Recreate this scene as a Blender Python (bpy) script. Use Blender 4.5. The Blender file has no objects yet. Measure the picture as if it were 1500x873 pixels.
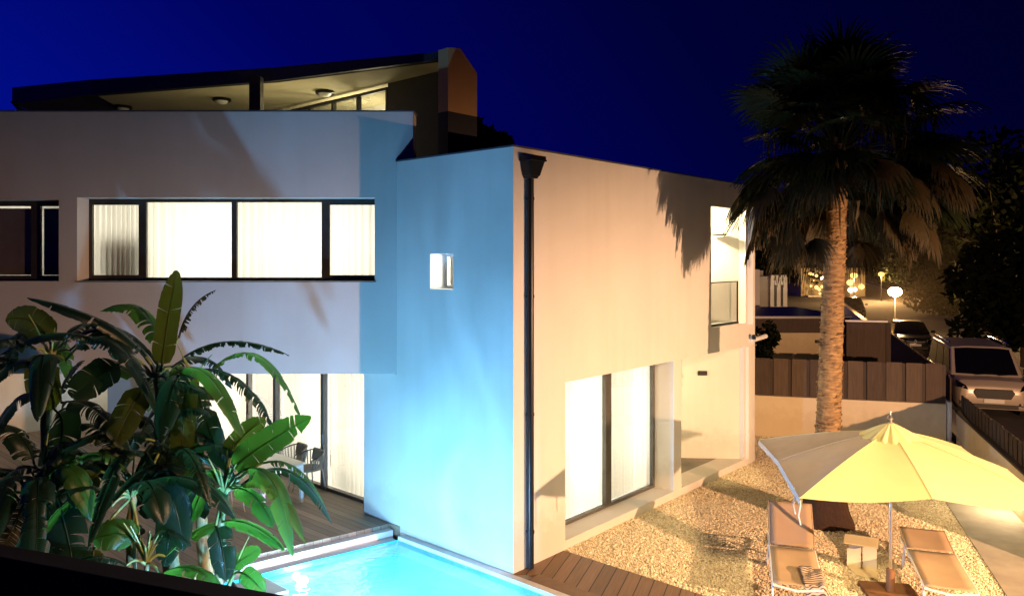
import bpy, math, random
import numpy as np
from mathutils import Vector, Matrix

rnd = random.Random(7)
scene = bpy.context.scene
COL = scene.collection
PI = math.pi
R = math.radians

# ------------------------------------------------------------------ survey of the place
F_, CH, CX, HY = 1111.0, 4.6, 750.0, 380.0     # focal length, eye height of the viewer, survey constants


def G(px, py, z=0.0):
    """surveyed point at height z"""
    Y = F_ * (CH - z) / (py - HY)
    return Vector(((px - CX) / F_ * Y, Y, z))


def P(px, py, Y):
    return Vector(((px - CX) / F_ * Y, Y, CH - (py - HY) * Y / F_))


C0 = Vector((0.02, 11.11, 0))              # corner of the tower-like block
U = Vector((0.664, 0.748, 0)).normalized()   # along the street-side facade
D = Vector((-U.y, U.x, 0))                   # along the pool-side facade (away to the left)
D3 = Vector((0.342, 0.94, 0)).normalized()   # plot direction, along the street
D2 = Vector((D3.y, -D3.x, 0))                # across the plot
ZV = Vector((0, 0, 1))

# ------------------------------------------------------------------ materials
MATS = {}


def new_mat(name):
    m = bpy.data.materials.new(name)
    m.use_nodes = True
    nt = m.node_tree
    nt.nodes.clear()
    out = nt.nodes.new('ShaderNodeOutputMaterial')
    MATS[name] = m
    return m, nt, out


def N(nt, t, **kw):
    n = nt.nodes.new(t)
    for k, v in kw.items():
        setattr(n, k, v)
    return n


def L(nt, a, b):
    nt.links.new(a, b)


def rgb(c):
    return (c[0], c[1], c[2], 1.0)


def noise(nt, scale, detail=3, rough=0.55, coord='Object', stretch=None):
    tc = N(nt, 'ShaderNodeTexCoord')
    src = tc.outputs[coord]
    if stretch:
        mp = N(nt, 'ShaderNodeMapping')
        mp.inputs['Scale'].default_value = stretch
        L(nt, src, mp.inputs['Vector'])
        src = mp.outputs['Vector']
    n = N(nt, 'ShaderNodeTexNoise')
    n.inputs['Scale'].default_value = scale
    n.inputs['Detail'].default_value = detail
    n.inputs['Roughness'].default_value = rough
    L(nt, src, n.inputs['Vector'])
    return n


def ramp(nt, fac, c0, c1, p0=0.3, p1=0.7):
    r = N(nt, 'ShaderNodeValToRGB')
    r.color_ramp.elements[0].position = p0
    r.color_ramp.elements[0].color = rgb(c0)
    r.color_ramp.elements[1].position = p1
    r.color_ramp.elements[1].color = rgb(c1)
    L(nt, fac, r.inputs['Fac'])
    return r


def simple(name, c0, c1=None, scale=6.0, rough=0.6, metal=0.0, bump=0.0, bscale=60.0, stretch=None, spec=0.5, bdist=0.01):
    m, nt, out = new_mat(name)
    b = N(nt, 'ShaderNodeBsdfPrincipled')
    b.inputs['Roughness'].default_value = rough
    b.inputs['Metallic'].default_value = metal
    b.inputs['Specular IOR Level'].default_value = spec
    if c1 is None:
        c1 = tuple(x * 0.85 for x in c0)
    n = noise(nt, scale, stretch=stretch)
    r = ramp(nt, n.outputs['Fac'], c0, c1)
    L(nt, r.outputs['Color'], b.inputs['Base Color'])
    if bump > 0:
        n2 = noise(nt, bscale, detail=4, stretch=stretch)
        bp = N(nt, 'ShaderNodeBump')
        bp.inputs['Strength'].default_value = bump
        bp.inputs['Distance'].default_value = bdist
        L(nt, n2.outputs['Fac'], bp.inputs['Height'])
        L(nt, bp.outputs['Normal'], b.inputs['Normal'])
    L(nt, b.outputs['BSDF'], out.inputs['Surface'])
    return m


def stucco(name, c0, c1):
    """render with faint blotches, water streaks and trowel grain"""
    m, nt, out = new_mat(name)
    b = N(nt, 'ShaderNodeBsdfPrincipled')
    b.inputs['Roughness'].default_value = 0.85
    b.inputs['Specular IOR Level'].default_value = 0.2
    n = noise(nt, 0.9, 5)
    r = ramp(nt, n.outputs['Fac'], c0, c1, 0.25, 0.75)
    n2 = noise(nt, 1.4, 4, stretch=(3, 3, 0.25))
    r2 = ramp(nt, n2.outputs['Fac'], (0.86, 0.85, 0.83), (1, 1, 1), 0.25, 0.55)
    mx = N(nt, 'ShaderNodeMixRGB', blend_type='MULTIPLY')
    mx.inputs['Fac'].default_value = 0.3
    L(nt, r.outputs['Color'], mx.inputs['Color1'])
    L(nt, r2.outputs['Color'], mx.inputs['Color2'])
    tcs = N(nt, 'ShaderNodeTexCoord')
    sxz = N(nt, 'ShaderNodeSeparateXYZ')
    L(nt, tcs.outputs['Object'], sxz.inputs[0])
    ng_ = noise(nt, 5.0, 5, 0.65)
    ad_ = N(nt, 'ShaderNodeMath', operation='MULTIPLY_ADD')
    ad_.inputs[1].default_value = -0.9
    L(nt, ng_.outputs['Fac'], ad_.inputs[0])
    L(nt, sxz.outputs['Z'], ad_.inputs[2])
    rg_ = ramp(nt, ad_.outputs[0], (0.7, 0.62, 0.52), (1, 1, 1), 0.0, 0.35)
    mg_ = N(nt, 'ShaderNodeMixRGB', blend_type='MULTIPLY')
    mg_.inputs['Fac'].default_value = 0.4
    L(nt, mx.outputs['Color'], mg_.inputs['Color1'])
    L(nt, rg_.outputs['Color'], mg_.inputs['Color2'])
    L(nt, mg_.outputs['Color'], b.inputs['Base Color'])
    n3 = noise(nt, 38, 8, 0.75)
    bp = N(nt, 'ShaderNodeBump')
    bp.inputs['Strength'].default_value = 0.6
    bp.inputs['Distance'].default_value = 0.007
    L(nt, n3.outputs['Fac'], bp.inputs['Height'])
    L(nt, bp.outputs['Normal'], b.inputs['Normal'])
    L(nt, b.outputs['BSDF'], out.inputs['Surface'])
    return m


def emis(name, col, strength):
    m, nt, out = new_mat(name)
    e = N(nt, 'ShaderNodeEmission')
    e.inputs['Color'].default_value = rgb(col)
    e.inputs['Strength'].default_value = strength
    L(nt, e.outputs['Emission'], out.inputs['Surface'])
    return m


def glass(name, tint=(0.97, 0.98, 0.98), gloss=0.6):
    m, nt, out = new_mat(name)
    t = N(nt, 'ShaderNodeBsdfTransparent')
    t.inputs['Color'].default_value = rgb(tint)
    g = N(nt, 'ShaderNodeBsdfGlossy')
    g.inputs['Roughness'].default_value = 0.02
    fr = N(nt, 'ShaderNodeFresnel')
    fr.inputs['IOR'].default_value = 1.45
    mu = N(nt, 'ShaderNodeMath', operation='MULTIPLY')
    mu.inputs[1].default_value = gloss
    L(nt, fr.outputs['Fac'], mu.inputs[0])
    mx = N(nt, 'ShaderNodeMixShader')
    L(nt, mu.outputs[0], mx.inputs['Fac'])
    L(nt, t.outputs['BSDF'], mx.inputs[1])
    L(nt, g.outputs['BSDF'], mx.inputs[2])
    L(nt, mx.outputs['Shader'], out.inputs['Surface'])
    return m


def fabric_translucent(name, c, trans=0.6, c2=None, bump=0.0, tcol=None, weave=400):
    m, nt, out = new_mat(name)
    d = N(nt, 'ShaderNodeBsdfDiffuse')
    t = N(nt, 'ShaderNodeBsdfTranslucent')
    n = noise(nt, 5, 4)
    r = ramp(nt, n.outputs['Fac'], c, c2 or tuple(x * 0.9 for x in c))
    L(nt, r.outputs['Color'], d.inputs['Color'])
    if tcol:
        t.inputs['Color'].default_value = rgb(tcol)
    else:
        L(nt, r.outputs['Color'], t.inputs['Color'])
    if bump:
        n2 = noise(nt, weave, 2)
        bp = N(nt, 'ShaderNodeBump')
        bp.inputs['Strength'].default_value = bump
        bp.inputs['Distance'].default_value = 0.003
        L(nt, n2.outputs['Fac'], bp.inputs['Height'])
        L(nt, bp.outputs['Normal'], d.inputs['Normal'])
    mx = N(nt, 'ShaderNodeMixShader')
    mx.inputs['Fac'].default_value = trans
    L(nt, d.outputs['BSDF'], mx.inputs[1])
    L(nt, t.outputs['BSDF'], mx.inputs[2])
    L(nt, mx.outputs['Shader'], out.inputs['Surface'])
    return m


def leaf_mat(name, c0, c1, trans=0.35, rough=0.35, tr=(0.16, 0.3, 0.02), rib=True, spec=0.45):
    m, nt, out = new_mat(name)
    b = N(nt, 'ShaderNodeBsdfPrincipled')
    b.inputs['Roughness'].default_value = rough
    b.inputs['Specular IOR Level'].default_value = spec
    n = noise(nt, 3.0, 4)
    r = ramp(nt, n.outputs['Fac'], c0, c1)
    col = r.outputs['Color']
    L(nt, col, b.inputs['Base Color'])
    if rib:
        uv = N(nt, 'ShaderNodeUVMap')
        w = N(nt, 'ShaderNodeTexWave', bands_direction='X')
        w.inputs['Scale'].default_value = 14.0
        w.inputs['Distortion'].default_value = 0.6
        L(nt, uv.outputs['UV'], w.inputs['Vector'])
        bp = N(nt, 'ShaderNodeBump')
        bp.inputs['Strength'].default_value = 0.4
        bp.inputs['Distance'].default_value = 0.01
        L(nt, w.outputs['Fac'], bp.inputs['Height'])
        L(nt, bp.outputs['Normal'], b.inputs['Normal'])
    t = N(nt, 'ShaderNodeBsdfTranslucent')
    t.inputs['Color'].default_value = rgb(tr)
    mx = N(nt, 'ShaderNodeMixShader')
    mx.inputs['Fac'].default_value = trans
    L(nt, b.outputs['BSDF'], mx.inputs[1])
    L(nt, t.outputs['BSDF'], mx.inputs[2])
    L(nt, mx.outputs['Shader'], out.inputs['Surface'])
    return m


def boards(name, c0, c1, width, angle, gap=0.05, rough=0.6):
    """timber boards: grooves every `width` m, running along direction `angle` (rad from +X)"""
    m, nt, out = new_mat(name)
    tc = N(nt, 'ShaderNodeTexCoord')
    mp = N(nt, 'ShaderNodeMapping')
    mp.vector_type = 'POINT'
    mp.inputs['Rotation'].default_value = (0, 0, -angle)
    L(nt, tc.outputs['Object'], mp.inputs['Vector'])
    sx = N(nt, 'ShaderNodeSeparateXYZ')
    L(nt, mp.outputs['Vector'], sx.inputs[0])
    dv = N(nt, 'ShaderNodeMath', operation='DIVIDE')
    dv.inputs[1].default_value = width
    L(nt, sx.outputs['Y'], dv.inputs[0])
    fr = N(nt, 'ShaderNodeMath', operation='FRACT')
    L(nt, dv.outputs[0], fr.inputs[0])
    fl = N(nt, 'ShaderNodeMath', operation='FLOOR')
    L(nt, dv.outputs[0], fl.inputs[0])
    wn = N(nt, 'ShaderNodeTexWhiteNoise', noise_dimensions='1D')
    L(nt, fl.outputs[0], wn.inputs['W'])
    # distance from the groove
    pp = N(nt, 'ShaderNodeMath', operation='PINGPONG')
    pp.inputs[1].default_value = 0.5
    L(nt, dv.outputs[0], pp.inputs[0])
    gr = N(nt, 'ShaderNodeMath', operation='GREATER_THAN')
    gr.inputs[1].default_value = gap
    L(nt, pp.outputs[0], gr.inputs[0])
    n = N(nt, 'ShaderNodeTexNoise')
    n.inputs['Scale'].default_value = 3.0
    n.inputs['Detail'].default_value = 6
    m2 = N(nt, 'ShaderNodeMapping')
    m2.inputs['Scale'].default_value = (0.8, 14, 1)
    L(nt, mp.outputs['Vector'], m2.inputs['Vector'])
    ad = N(nt, 'ShaderNodeVectorMath', operation='ADD')
    cb = N(nt, 'ShaderNodeCombineXYZ')
    sc = N(nt, 'ShaderNodeMath', operation='MULTIPLY')
    sc.inputs[1].default_value = 37.0
    L(nt, wn.outputs['Value'], sc.inputs[0])
    L(nt, sc.outputs[0], cb.inputs['X'])
    L(nt, m2.outputs['Vector'], ad.inputs[0])
    L(nt, cb.outputs[0], ad.inputs[1])
    L(nt, ad.outputs[0], n.inputs['Vector'])
    r = ramp(nt, n.outputs['Fac'], c0, c1, 0.3, 0.7)
    v = N(nt, 'ShaderNodeMapRange')
    v.inputs['To Min'].default_value = 0.72
    v.inputs['To Max'].default_value = 1.15
    L(nt, wn.outputs['Value'], v.inputs['Value'])
    mu = N(nt, 'ShaderNodeMixRGB', blend_type='MULTIPLY')
    mu.inputs['Fac'].default_value = 1.0
    L(nt, r.outputs['Color'], mu.inputs['Color1'])
    L(nt, v.outputs[0], mu.inputs['Color2'])
    mg = N(nt, 'ShaderNodeMixRGB')
    mg.inputs['Color1'].default_value = (0.008, 0.006, 0.005, 1)
    L(nt, gr.outputs[0], mg.inputs['Fac'])
    L(nt, mu.outputs['Color'], mg.inputs['Color2'])
    b = N(nt, 'ShaderNodeBsdfPrincipled')
    b.inputs['Roughness'].default_value = rough
    L(nt, mg.outputs['Color'], b.inputs['Base Color'])
    bp = N(nt, 'ShaderNodeBump')
    bp.inputs['Strength'].default_value = 0.6
    bp.inputs['Distance'].default_value = 0.008
    L(nt, pp.outputs[0], bp.inputs['Height'])
    bp2 = N(nt, 'ShaderNodeBump')
    bp2.inputs['Strength'].default_value = 0.3
    bp2.inputs['Distance'].default_value = 0.004
    L(nt, n.outputs['Fac'], bp2.inputs['Height'])
    L(nt, bp2.outputs['Normal'], b.inputs['Normal'])
    L(nt, b.outputs['BSDF'], out.inputs['Surface'])
    return m


M_STUCCO = stucco('house_stucco', (0.74, 0.73, 0.71), (0.68, 0.67, 0.65))
M_STUCCO2 = stucco('garden_wall_render', (0.7, 0.58, 0.4), (0.6, 0.49, 0.33))
M_STUCCOW = stucco('wing_stucco_dimmed', (0.54, 0.5, 0.49), (0.47, 0.435, 0.425))  # darker copy of the house stucco, the wing's dimmer light put into the colour
M_INNER = simple('interior_paint', (0.8, 0.79, 0.76))
M_FRAME = simple('dark_window_metal', (0.055, 0.052, 0.05), (0.04, 0.038, 0.036), rough=0.35, metal=0.3)
M_FRAMEG = simple('grey_door_metal', (0.13, 0.125, 0.115), (0.1, 0.095, 0.09), rough=0.4, metal=0.3)
M_BLACK = simple('black_metal', (0.012, 0.013, 0.014), rough=0.32, metal=0.4)
M_GLASS = glass('window_glass')
M_GLASSD = simple('car_glass', (0.004, 0.004, 0.005), rough=0.06, spec=0.8)
M_CURT = fabric_translucent('curtain_voile', (0.85, 0.84, 0.8), 0.72, tcol=(0.88, 0.86, 0.79))
M_BLIND = simple('roller_blind', (0.34, 0.28, 0.23), (0.28, 0.23, 0.19), rough=0.9, bump=0.2, bscale=300)
M_CAP = simple('parapet_metal', (0.16, 0.16, 0.17), rough=0.45, metal=0.6)
M_ROOF = simple('roof_sheet', (0.03, 0.03, 0.033), rough=0.6)
M_CEIL = simple('roof_lining', (0.5, 0.46, 0.3), (0.42, 0.38, 0.25), scale=1.5, rough=0.85, bump=0.2, bscale=30)
M_SLAB = simple('porch_slab', (0.26, 0.235, 0.21), (0.19, 0.17, 0.15), scale=3, rough=0.7, bump=0.2)
M_DECKL = boards('terrace_boards', (0.31, 0.225, 0.165), (0.23, 0.165, 0.12), 0.145, math.atan2(D.y, D.x), gap=0.022)
M_DECKR = boards('pool_deck_boards', (0.235, 0.145, 0.09), (0.165, 0.1, 0.064), 0.2, math.atan2(D3.y, D3.x), gap=0.035)
M_DECKB = simple('deck_border', (0.22, 0.14, 0.09), (0.17, 0.108, 0.07), scale=9, stretch=(1, 1, 1), rough=0.6)
M_COPE = simple('pool_coping_stone', (0.72, 0.7, 0.7), (0.62, 0.6, 0.6), scale=4, rough=0.6, bump=0.2)
M_LEDGE = simple('grey_ledge_stone', (0.3, 0.29, 0.28), (0.22, 0.21, 0.2), scale=5, rough=0.7, bump=0.2)
M_CONC = simple('path_concrete', (0.42, 0.38, 0.32), (0.3, 0.27, 0.23), scale=2.2, rough=0.8, bump=0.3, bscale=40)
M_SOIL = simple('dark_soil', (0.035, 0.027, 0.02), (0.02, 0.016, 0.012), scale=5, rough=1.0, bump=0.6, bscale=25)
M_ASPH = simple('asphalt', (0.1, 0.09, 0.08), (0.06, 0.056, 0.05), scale=1.2, rough=0.85, bump=0.5, bscale=90)
M_KERB = simple('kerb_stone', (0.36, 0.35, 0.33), rough=0.8)
M_FENCE = simple('fence_wood', (0.07, 0.042, 0.026), (0.042, 0.026, 0.016), scale=4, stretch=(6, 6, 0.6), rough=0.75, bump=0.3, bscale=30)
M_FENCE2 = simple('fence_wood_pale', (0.1, 0.064, 0.04), (0.065, 0.042, 0.026), scale=4, stretch=(6, 6, 0.6), rough=0.75, bump=0.3, bscale=30)
M_FENCED = simple('fence_wood_dark', (0.05, 0.03, 0.02), (0.03, 0.018, 0.012), scale=4, stretch=(6, 6, 0.6), rough=0.75)
M_CREAM = stucco('cream_render', (0.5, 0.42, 0.28), (0.42, 0.35, 0.23))
M_GREYW = stucco('grey_render', (0.4, 0.38, 0.36), (0.32, 0.3, 0.29))
M_WHITE = simple('white_metal', (0.78, 0.76, 0.73), (0.7, 0.68, 0.65), rough=0.45)
M_SLING = simple('brown_sling', (0.46, 0.33, 0.215), (0.41, 0.295, 0.19), scale=3, rough=0.85, bump=0.35, bscale=420, bdist=0.004)
M_SHEET = simple('cream_sheet_metal', (0.72, 0.62, 0.4), (0.68, 0.58, 0.37), rough=0.5)
M_STEEL = simple('brushed_steel', (0.55, 0.53, 0.5), rough=0.28, metal=0.9)
M_RUST = simple('rusty_brown_plate', (0.24, 0.115, 0.05), (0.16, 0.075, 0.035), scale=7, rough=0.7, bump=0.2)
M_CANOPY = fabric_translucent('canopy_cloth', (0.85, 0.82, 0.44), 0.24, (0.82, 0.78, 0.41), bump=0.2)
M_CANOPY_SHADE = fabric_translucent('canopy_cloth_shaded', (0.66, 0.6, 0.57), 0.12, (0.6, 0.55, 0.52), bump=0.2)  # same cloth as the canopy, shade of its left side put into the colour
M_ROPE = simple('white_cord', (0.75, 0.72, 0.65), rough=0.9)
M_TRUNK = simple('palm_bark', (0.4, 0.25, 0.12), (0.12, 0.065, 0.03), scale=2.6, stretch=(2.5, 2.5, 9), rough=0.9, bump=0.9, bscale=12, bdist=0.03)
M_ROOT = simple('palm_root_fibre', (0.06, 0.028, 0.014), (0.03, 0.014, 0.008), scale=8, stretch=(6, 6, 1), rough=1.0, bump=0.8, bscale=24, bdist=0.03)
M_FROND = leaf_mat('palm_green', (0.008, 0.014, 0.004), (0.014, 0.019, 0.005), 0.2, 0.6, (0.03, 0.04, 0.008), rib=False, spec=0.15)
M_FRONDD = leaf_mat('palm_dry', (0.045, 0.03, 0.011), (0.03, 0.023, 0.008), 0.2, 0.6, (0.05, 0.032, 0.008), rib=False, spec=0.25)
M_BAN = [leaf_mat('banana_green', (0.06, 0.2, 0.03), (0.042, 0.14, 0.025), 0.42, 0.32, (0.16, 0.34, 0.03)),
         leaf_mat('banana_olive', (0.055, 0.075, 0.014), (0.038, 0.056, 0.012), 0.35, 0.4, (0.22, 0.26, 0.02)),
         leaf_mat('banana_dark', (0.01, 0.03, 0.013), (0.007, 0.02, 0.009), 0.2, 0.3, (0.05, 0.12, 0.03)),
         leaf_mat('banana_dry', (0.05, 0.042, 0.015), (0.034, 0.024, 0.009), 0.3, 0.6, (0.09, 0.07, 0.02))]
M_STEM = simple('banana_stem', (0.32, 0.27, 0.1), (0.14, 0.085, 0.04), scale=6, stretch=(5, 5, 0.8), rough=0.6, bump=0.5, bscale=14)
M_PET = simple('banana_petiole', (0.3, 0.36, 0.12), (0.2, 0.27, 0.07), rough=0.45)
M_TREE = leaf_mat('tree_leaf', (0.012, 0.015, 0.007), (0.006, 0.009, 0.004), 0.1, 0.9, (0.012, 0.015, 0.004), rib=False, spec=0.03)
M_BARK = simple('tree_bark', (0.09, 0.06, 0.04), rough=0.95)
M_TYRE = simple('tyre_rubber', (0.012, 0.012, 0.012), rough=0.8)
M_RIM = simple('alloy_rim', (0.4, 0.4, 0.4), rough=0.3, metal=0.8)
M_LENS = simple('headlight_lens', (0.7, 0.7, 0.7), rough=0.08, metal=0.6)
M_PLATE = simple('number_plate', (0.75, 0.75, 0.72), rough=0.4)
M_CHROME = simple('chrome', (0.8, 0.8, 0.8), rough=0.12, metal=1.0)
M_VAN = simple('silver_van_paint', (0.58, 0.5, 0.42), (0.55, 0.475, 0.4), scale=1, rough=0.3, metal=0.35)
M_CAR = simple('dark_car_paint', (0.035, 0.035, 0.036), scale=1, rough=0.2, metal=0.4)
M_BLACKP = simple('black_plastic', (0.012, 0.012, 0.012), rough=0.55)
M_WICK = simple('rope_weave', (0.3, 0.25, 0.19), (0.17, 0.14, 0.1), scale=60, rough=0.9, bump=0.6, bscale=70)
M_TTOP = simple('table_top_cream', (0.66, 0.6, 0.5), rough=0.45)
M_TLEG = simple('chair_leg_taupe', (0.35, 0.3, 0.24), rough=0.5)
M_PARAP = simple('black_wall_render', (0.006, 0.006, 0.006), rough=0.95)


def towel_mat():
    m, nt, out = new_mat('striped_towel')
    b = N(nt, 'ShaderNodeBsdfPrincipled')
    b.inputs['Roughness'].default_value = 0.95
    uv = N(nt, 'ShaderNodeUVMap')
    w = N(nt, 'ShaderNodeTexWave', bands_direction='Y')
    w.inputs['Scale'].default_value = 2.6
    w.inputs['Distortion'].default_value = 0.8
    L(nt, uv.outputs['UV'], w.inputs['Vector'])
    r = ramp(nt, w.outputs['Fac'], (0.08, 0.055, 0.05), (0.5, 0.4, 0.33), 0.35, 0.5)
    L(nt, r.outputs['Color'], b.inputs['Base Color'])
    L(nt, b.outputs['BSDF'], out.inputs['Surface'])
    return m


M_TOWEL = towel_mat()


def tile_mat():
    m, nt, out = new_mat('pool_mosaic')
    b = N(nt, 'ShaderNodeBsdfPrincipled')
    b.inputs['Roughness'].default_value = 0.3
    n = noise(nt, 1.1, 4)
    r = ramp(nt, n.outputs['Fac'], (0.02, 0.5, 0.66), (0.05, 0.62, 0.74), 0.3, 0.7)
    vo = N(nt, 'ShaderNodeTexVoronoi', feature='DISTANCE_TO_EDGE')
    vo.inputs['Scale'].default_value = 2.6
    tc = N(nt, 'ShaderNodeTexCoord')
    nz = noise(nt, 2.0, 2)
    mxv = N(nt, 'ShaderNodeMixRGB')
    mxv.inputs['Fac'].default_value = 0.25
    L(nt, tc.outputs['Object'], mxv.inputs['Color1'])
    L(nt, nz.outputs['Color'], mxv.inputs['Color2'])
    L(nt, mxv.outputs['Color'], vo.inputs['Vector'])
    L(nt, r.outputs['Color'], b.inputs['Base Color'])
    L(nt, b.outputs['BSDF'], out.inputs['Surface'])
    return m


M_TILE = tile_mat()


def water_mat():
    m, nt, out = new_mat('pool_water_surface')
    t = N(nt, 'ShaderNodeBsdfTransparent')
    n0 = noise(nt, 1.3, 4, 0.6, stretch=(1, 2.2, 1))
    r = ramp(nt, n0.outputs['Fac'], (0.3, 0.76, 0.95), (0.97, 1.0, 1.0), 0.36, 0.64)
    L(nt, r.outputs['Color'], t.inputs['Color'])
    g = N(nt, 'ShaderNodeBsdfGlossy')
    g.inputs['Roughness'].default_value = 0.03
    n = noise(nt, 5.0, 3, stretch=(1, 1.7, 1))
    bp = N(nt, 'ShaderNodeBump')
    bp.inputs['Strength'].default_value = 0.6
    bp.inputs['Distance'].default_value = 0.06
    L(nt, n.outputs['Fac'], bp.inputs['Height'])
    L(nt, bp.outputs['Normal'], g.inputs['Normal'])
    fr = N(nt, 'ShaderNodeFresnel')
    fr.inputs['IOR'].default_value = 1.33
    L(nt, bp.outputs['Normal'], fr.inputs['Normal'])
    tl = N(nt, 'ShaderNodeBsdfTranslucent')
    tl.inputs['Color'].default_value = (0.25, 0.85, 1.0, 1)
    L(nt, bp.outputs['Normal'], tl.inputs['Normal'])
    mt = N(nt, 'ShaderNodeMixShader')
    mt.inputs['Fac'].default_value = 0.22
    L(nt, t.outputs['BSDF'], mt.inputs[1])
    L(nt, tl.outputs['BSDF'], mt.inputs[2])
    mx = N(nt, 'ShaderNodeMixShader')
    fm = N(nt, 'ShaderNodeMath', operation='MULTIPLY')
    fm.inputs[1].default_value = 0.6
    L(nt, fr.outputs['Fac'], fm.inputs[0])
    L(nt, fm.outputs[0], mx.inputs['Fac'])
    L(nt, mt.outputs['Shader'], mx.inputs[1])
    L(nt, g.outputs['BSDF'], mx.inputs[2])
    L(nt, mx.outputs['Shader'], out.inputs['Surface'])
    return m


M_WATER = water_mat()


def stones_mat():
    m, nt, out = new_mat('gravel_stones')
    b = N(nt, 'ShaderNodeBsdfPrincipled')
    b.inputs['Roughness'].default_value = 0.8
    ge = N(nt, 'ShaderNodeNewGeometry')
    r = N(nt, 'ShaderNodeValToRGB')
    els = r.color_ramp.elements
    els[0].position, els[0].color = 0.0, (0.55, 0.45, 0.3, 1)
    els[1].position, els[1].color = 1.0, (0.93, 0.87, 0.72, 1)
    e = els.new(0.35); e.color = (0.8, 0.68, 0.47, 1)
    e = els.new(0.7); e.color = (0.88, 0.78, 0.58, 1)
    L(nt, ge.outputs['Random Per Island'], r.inputs['Fac'])
    L(nt, r.outputs['Color'], b.inputs['Base Color'])
    L(nt, b.outputs['BSDF'], out.inputs['Surface'])
    return m


M_STONE = stones_mat()
M_GBED = simple('gravel_bed_sand', (0.6, 0.5, 0.36), (0.45, 0.37, 0.26), scale=28, rough=0.95, bump=0.9, bscale=45, bdist=0.02)

# ------------------------------------------------------------------ mesh building
OFF = {}


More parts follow.
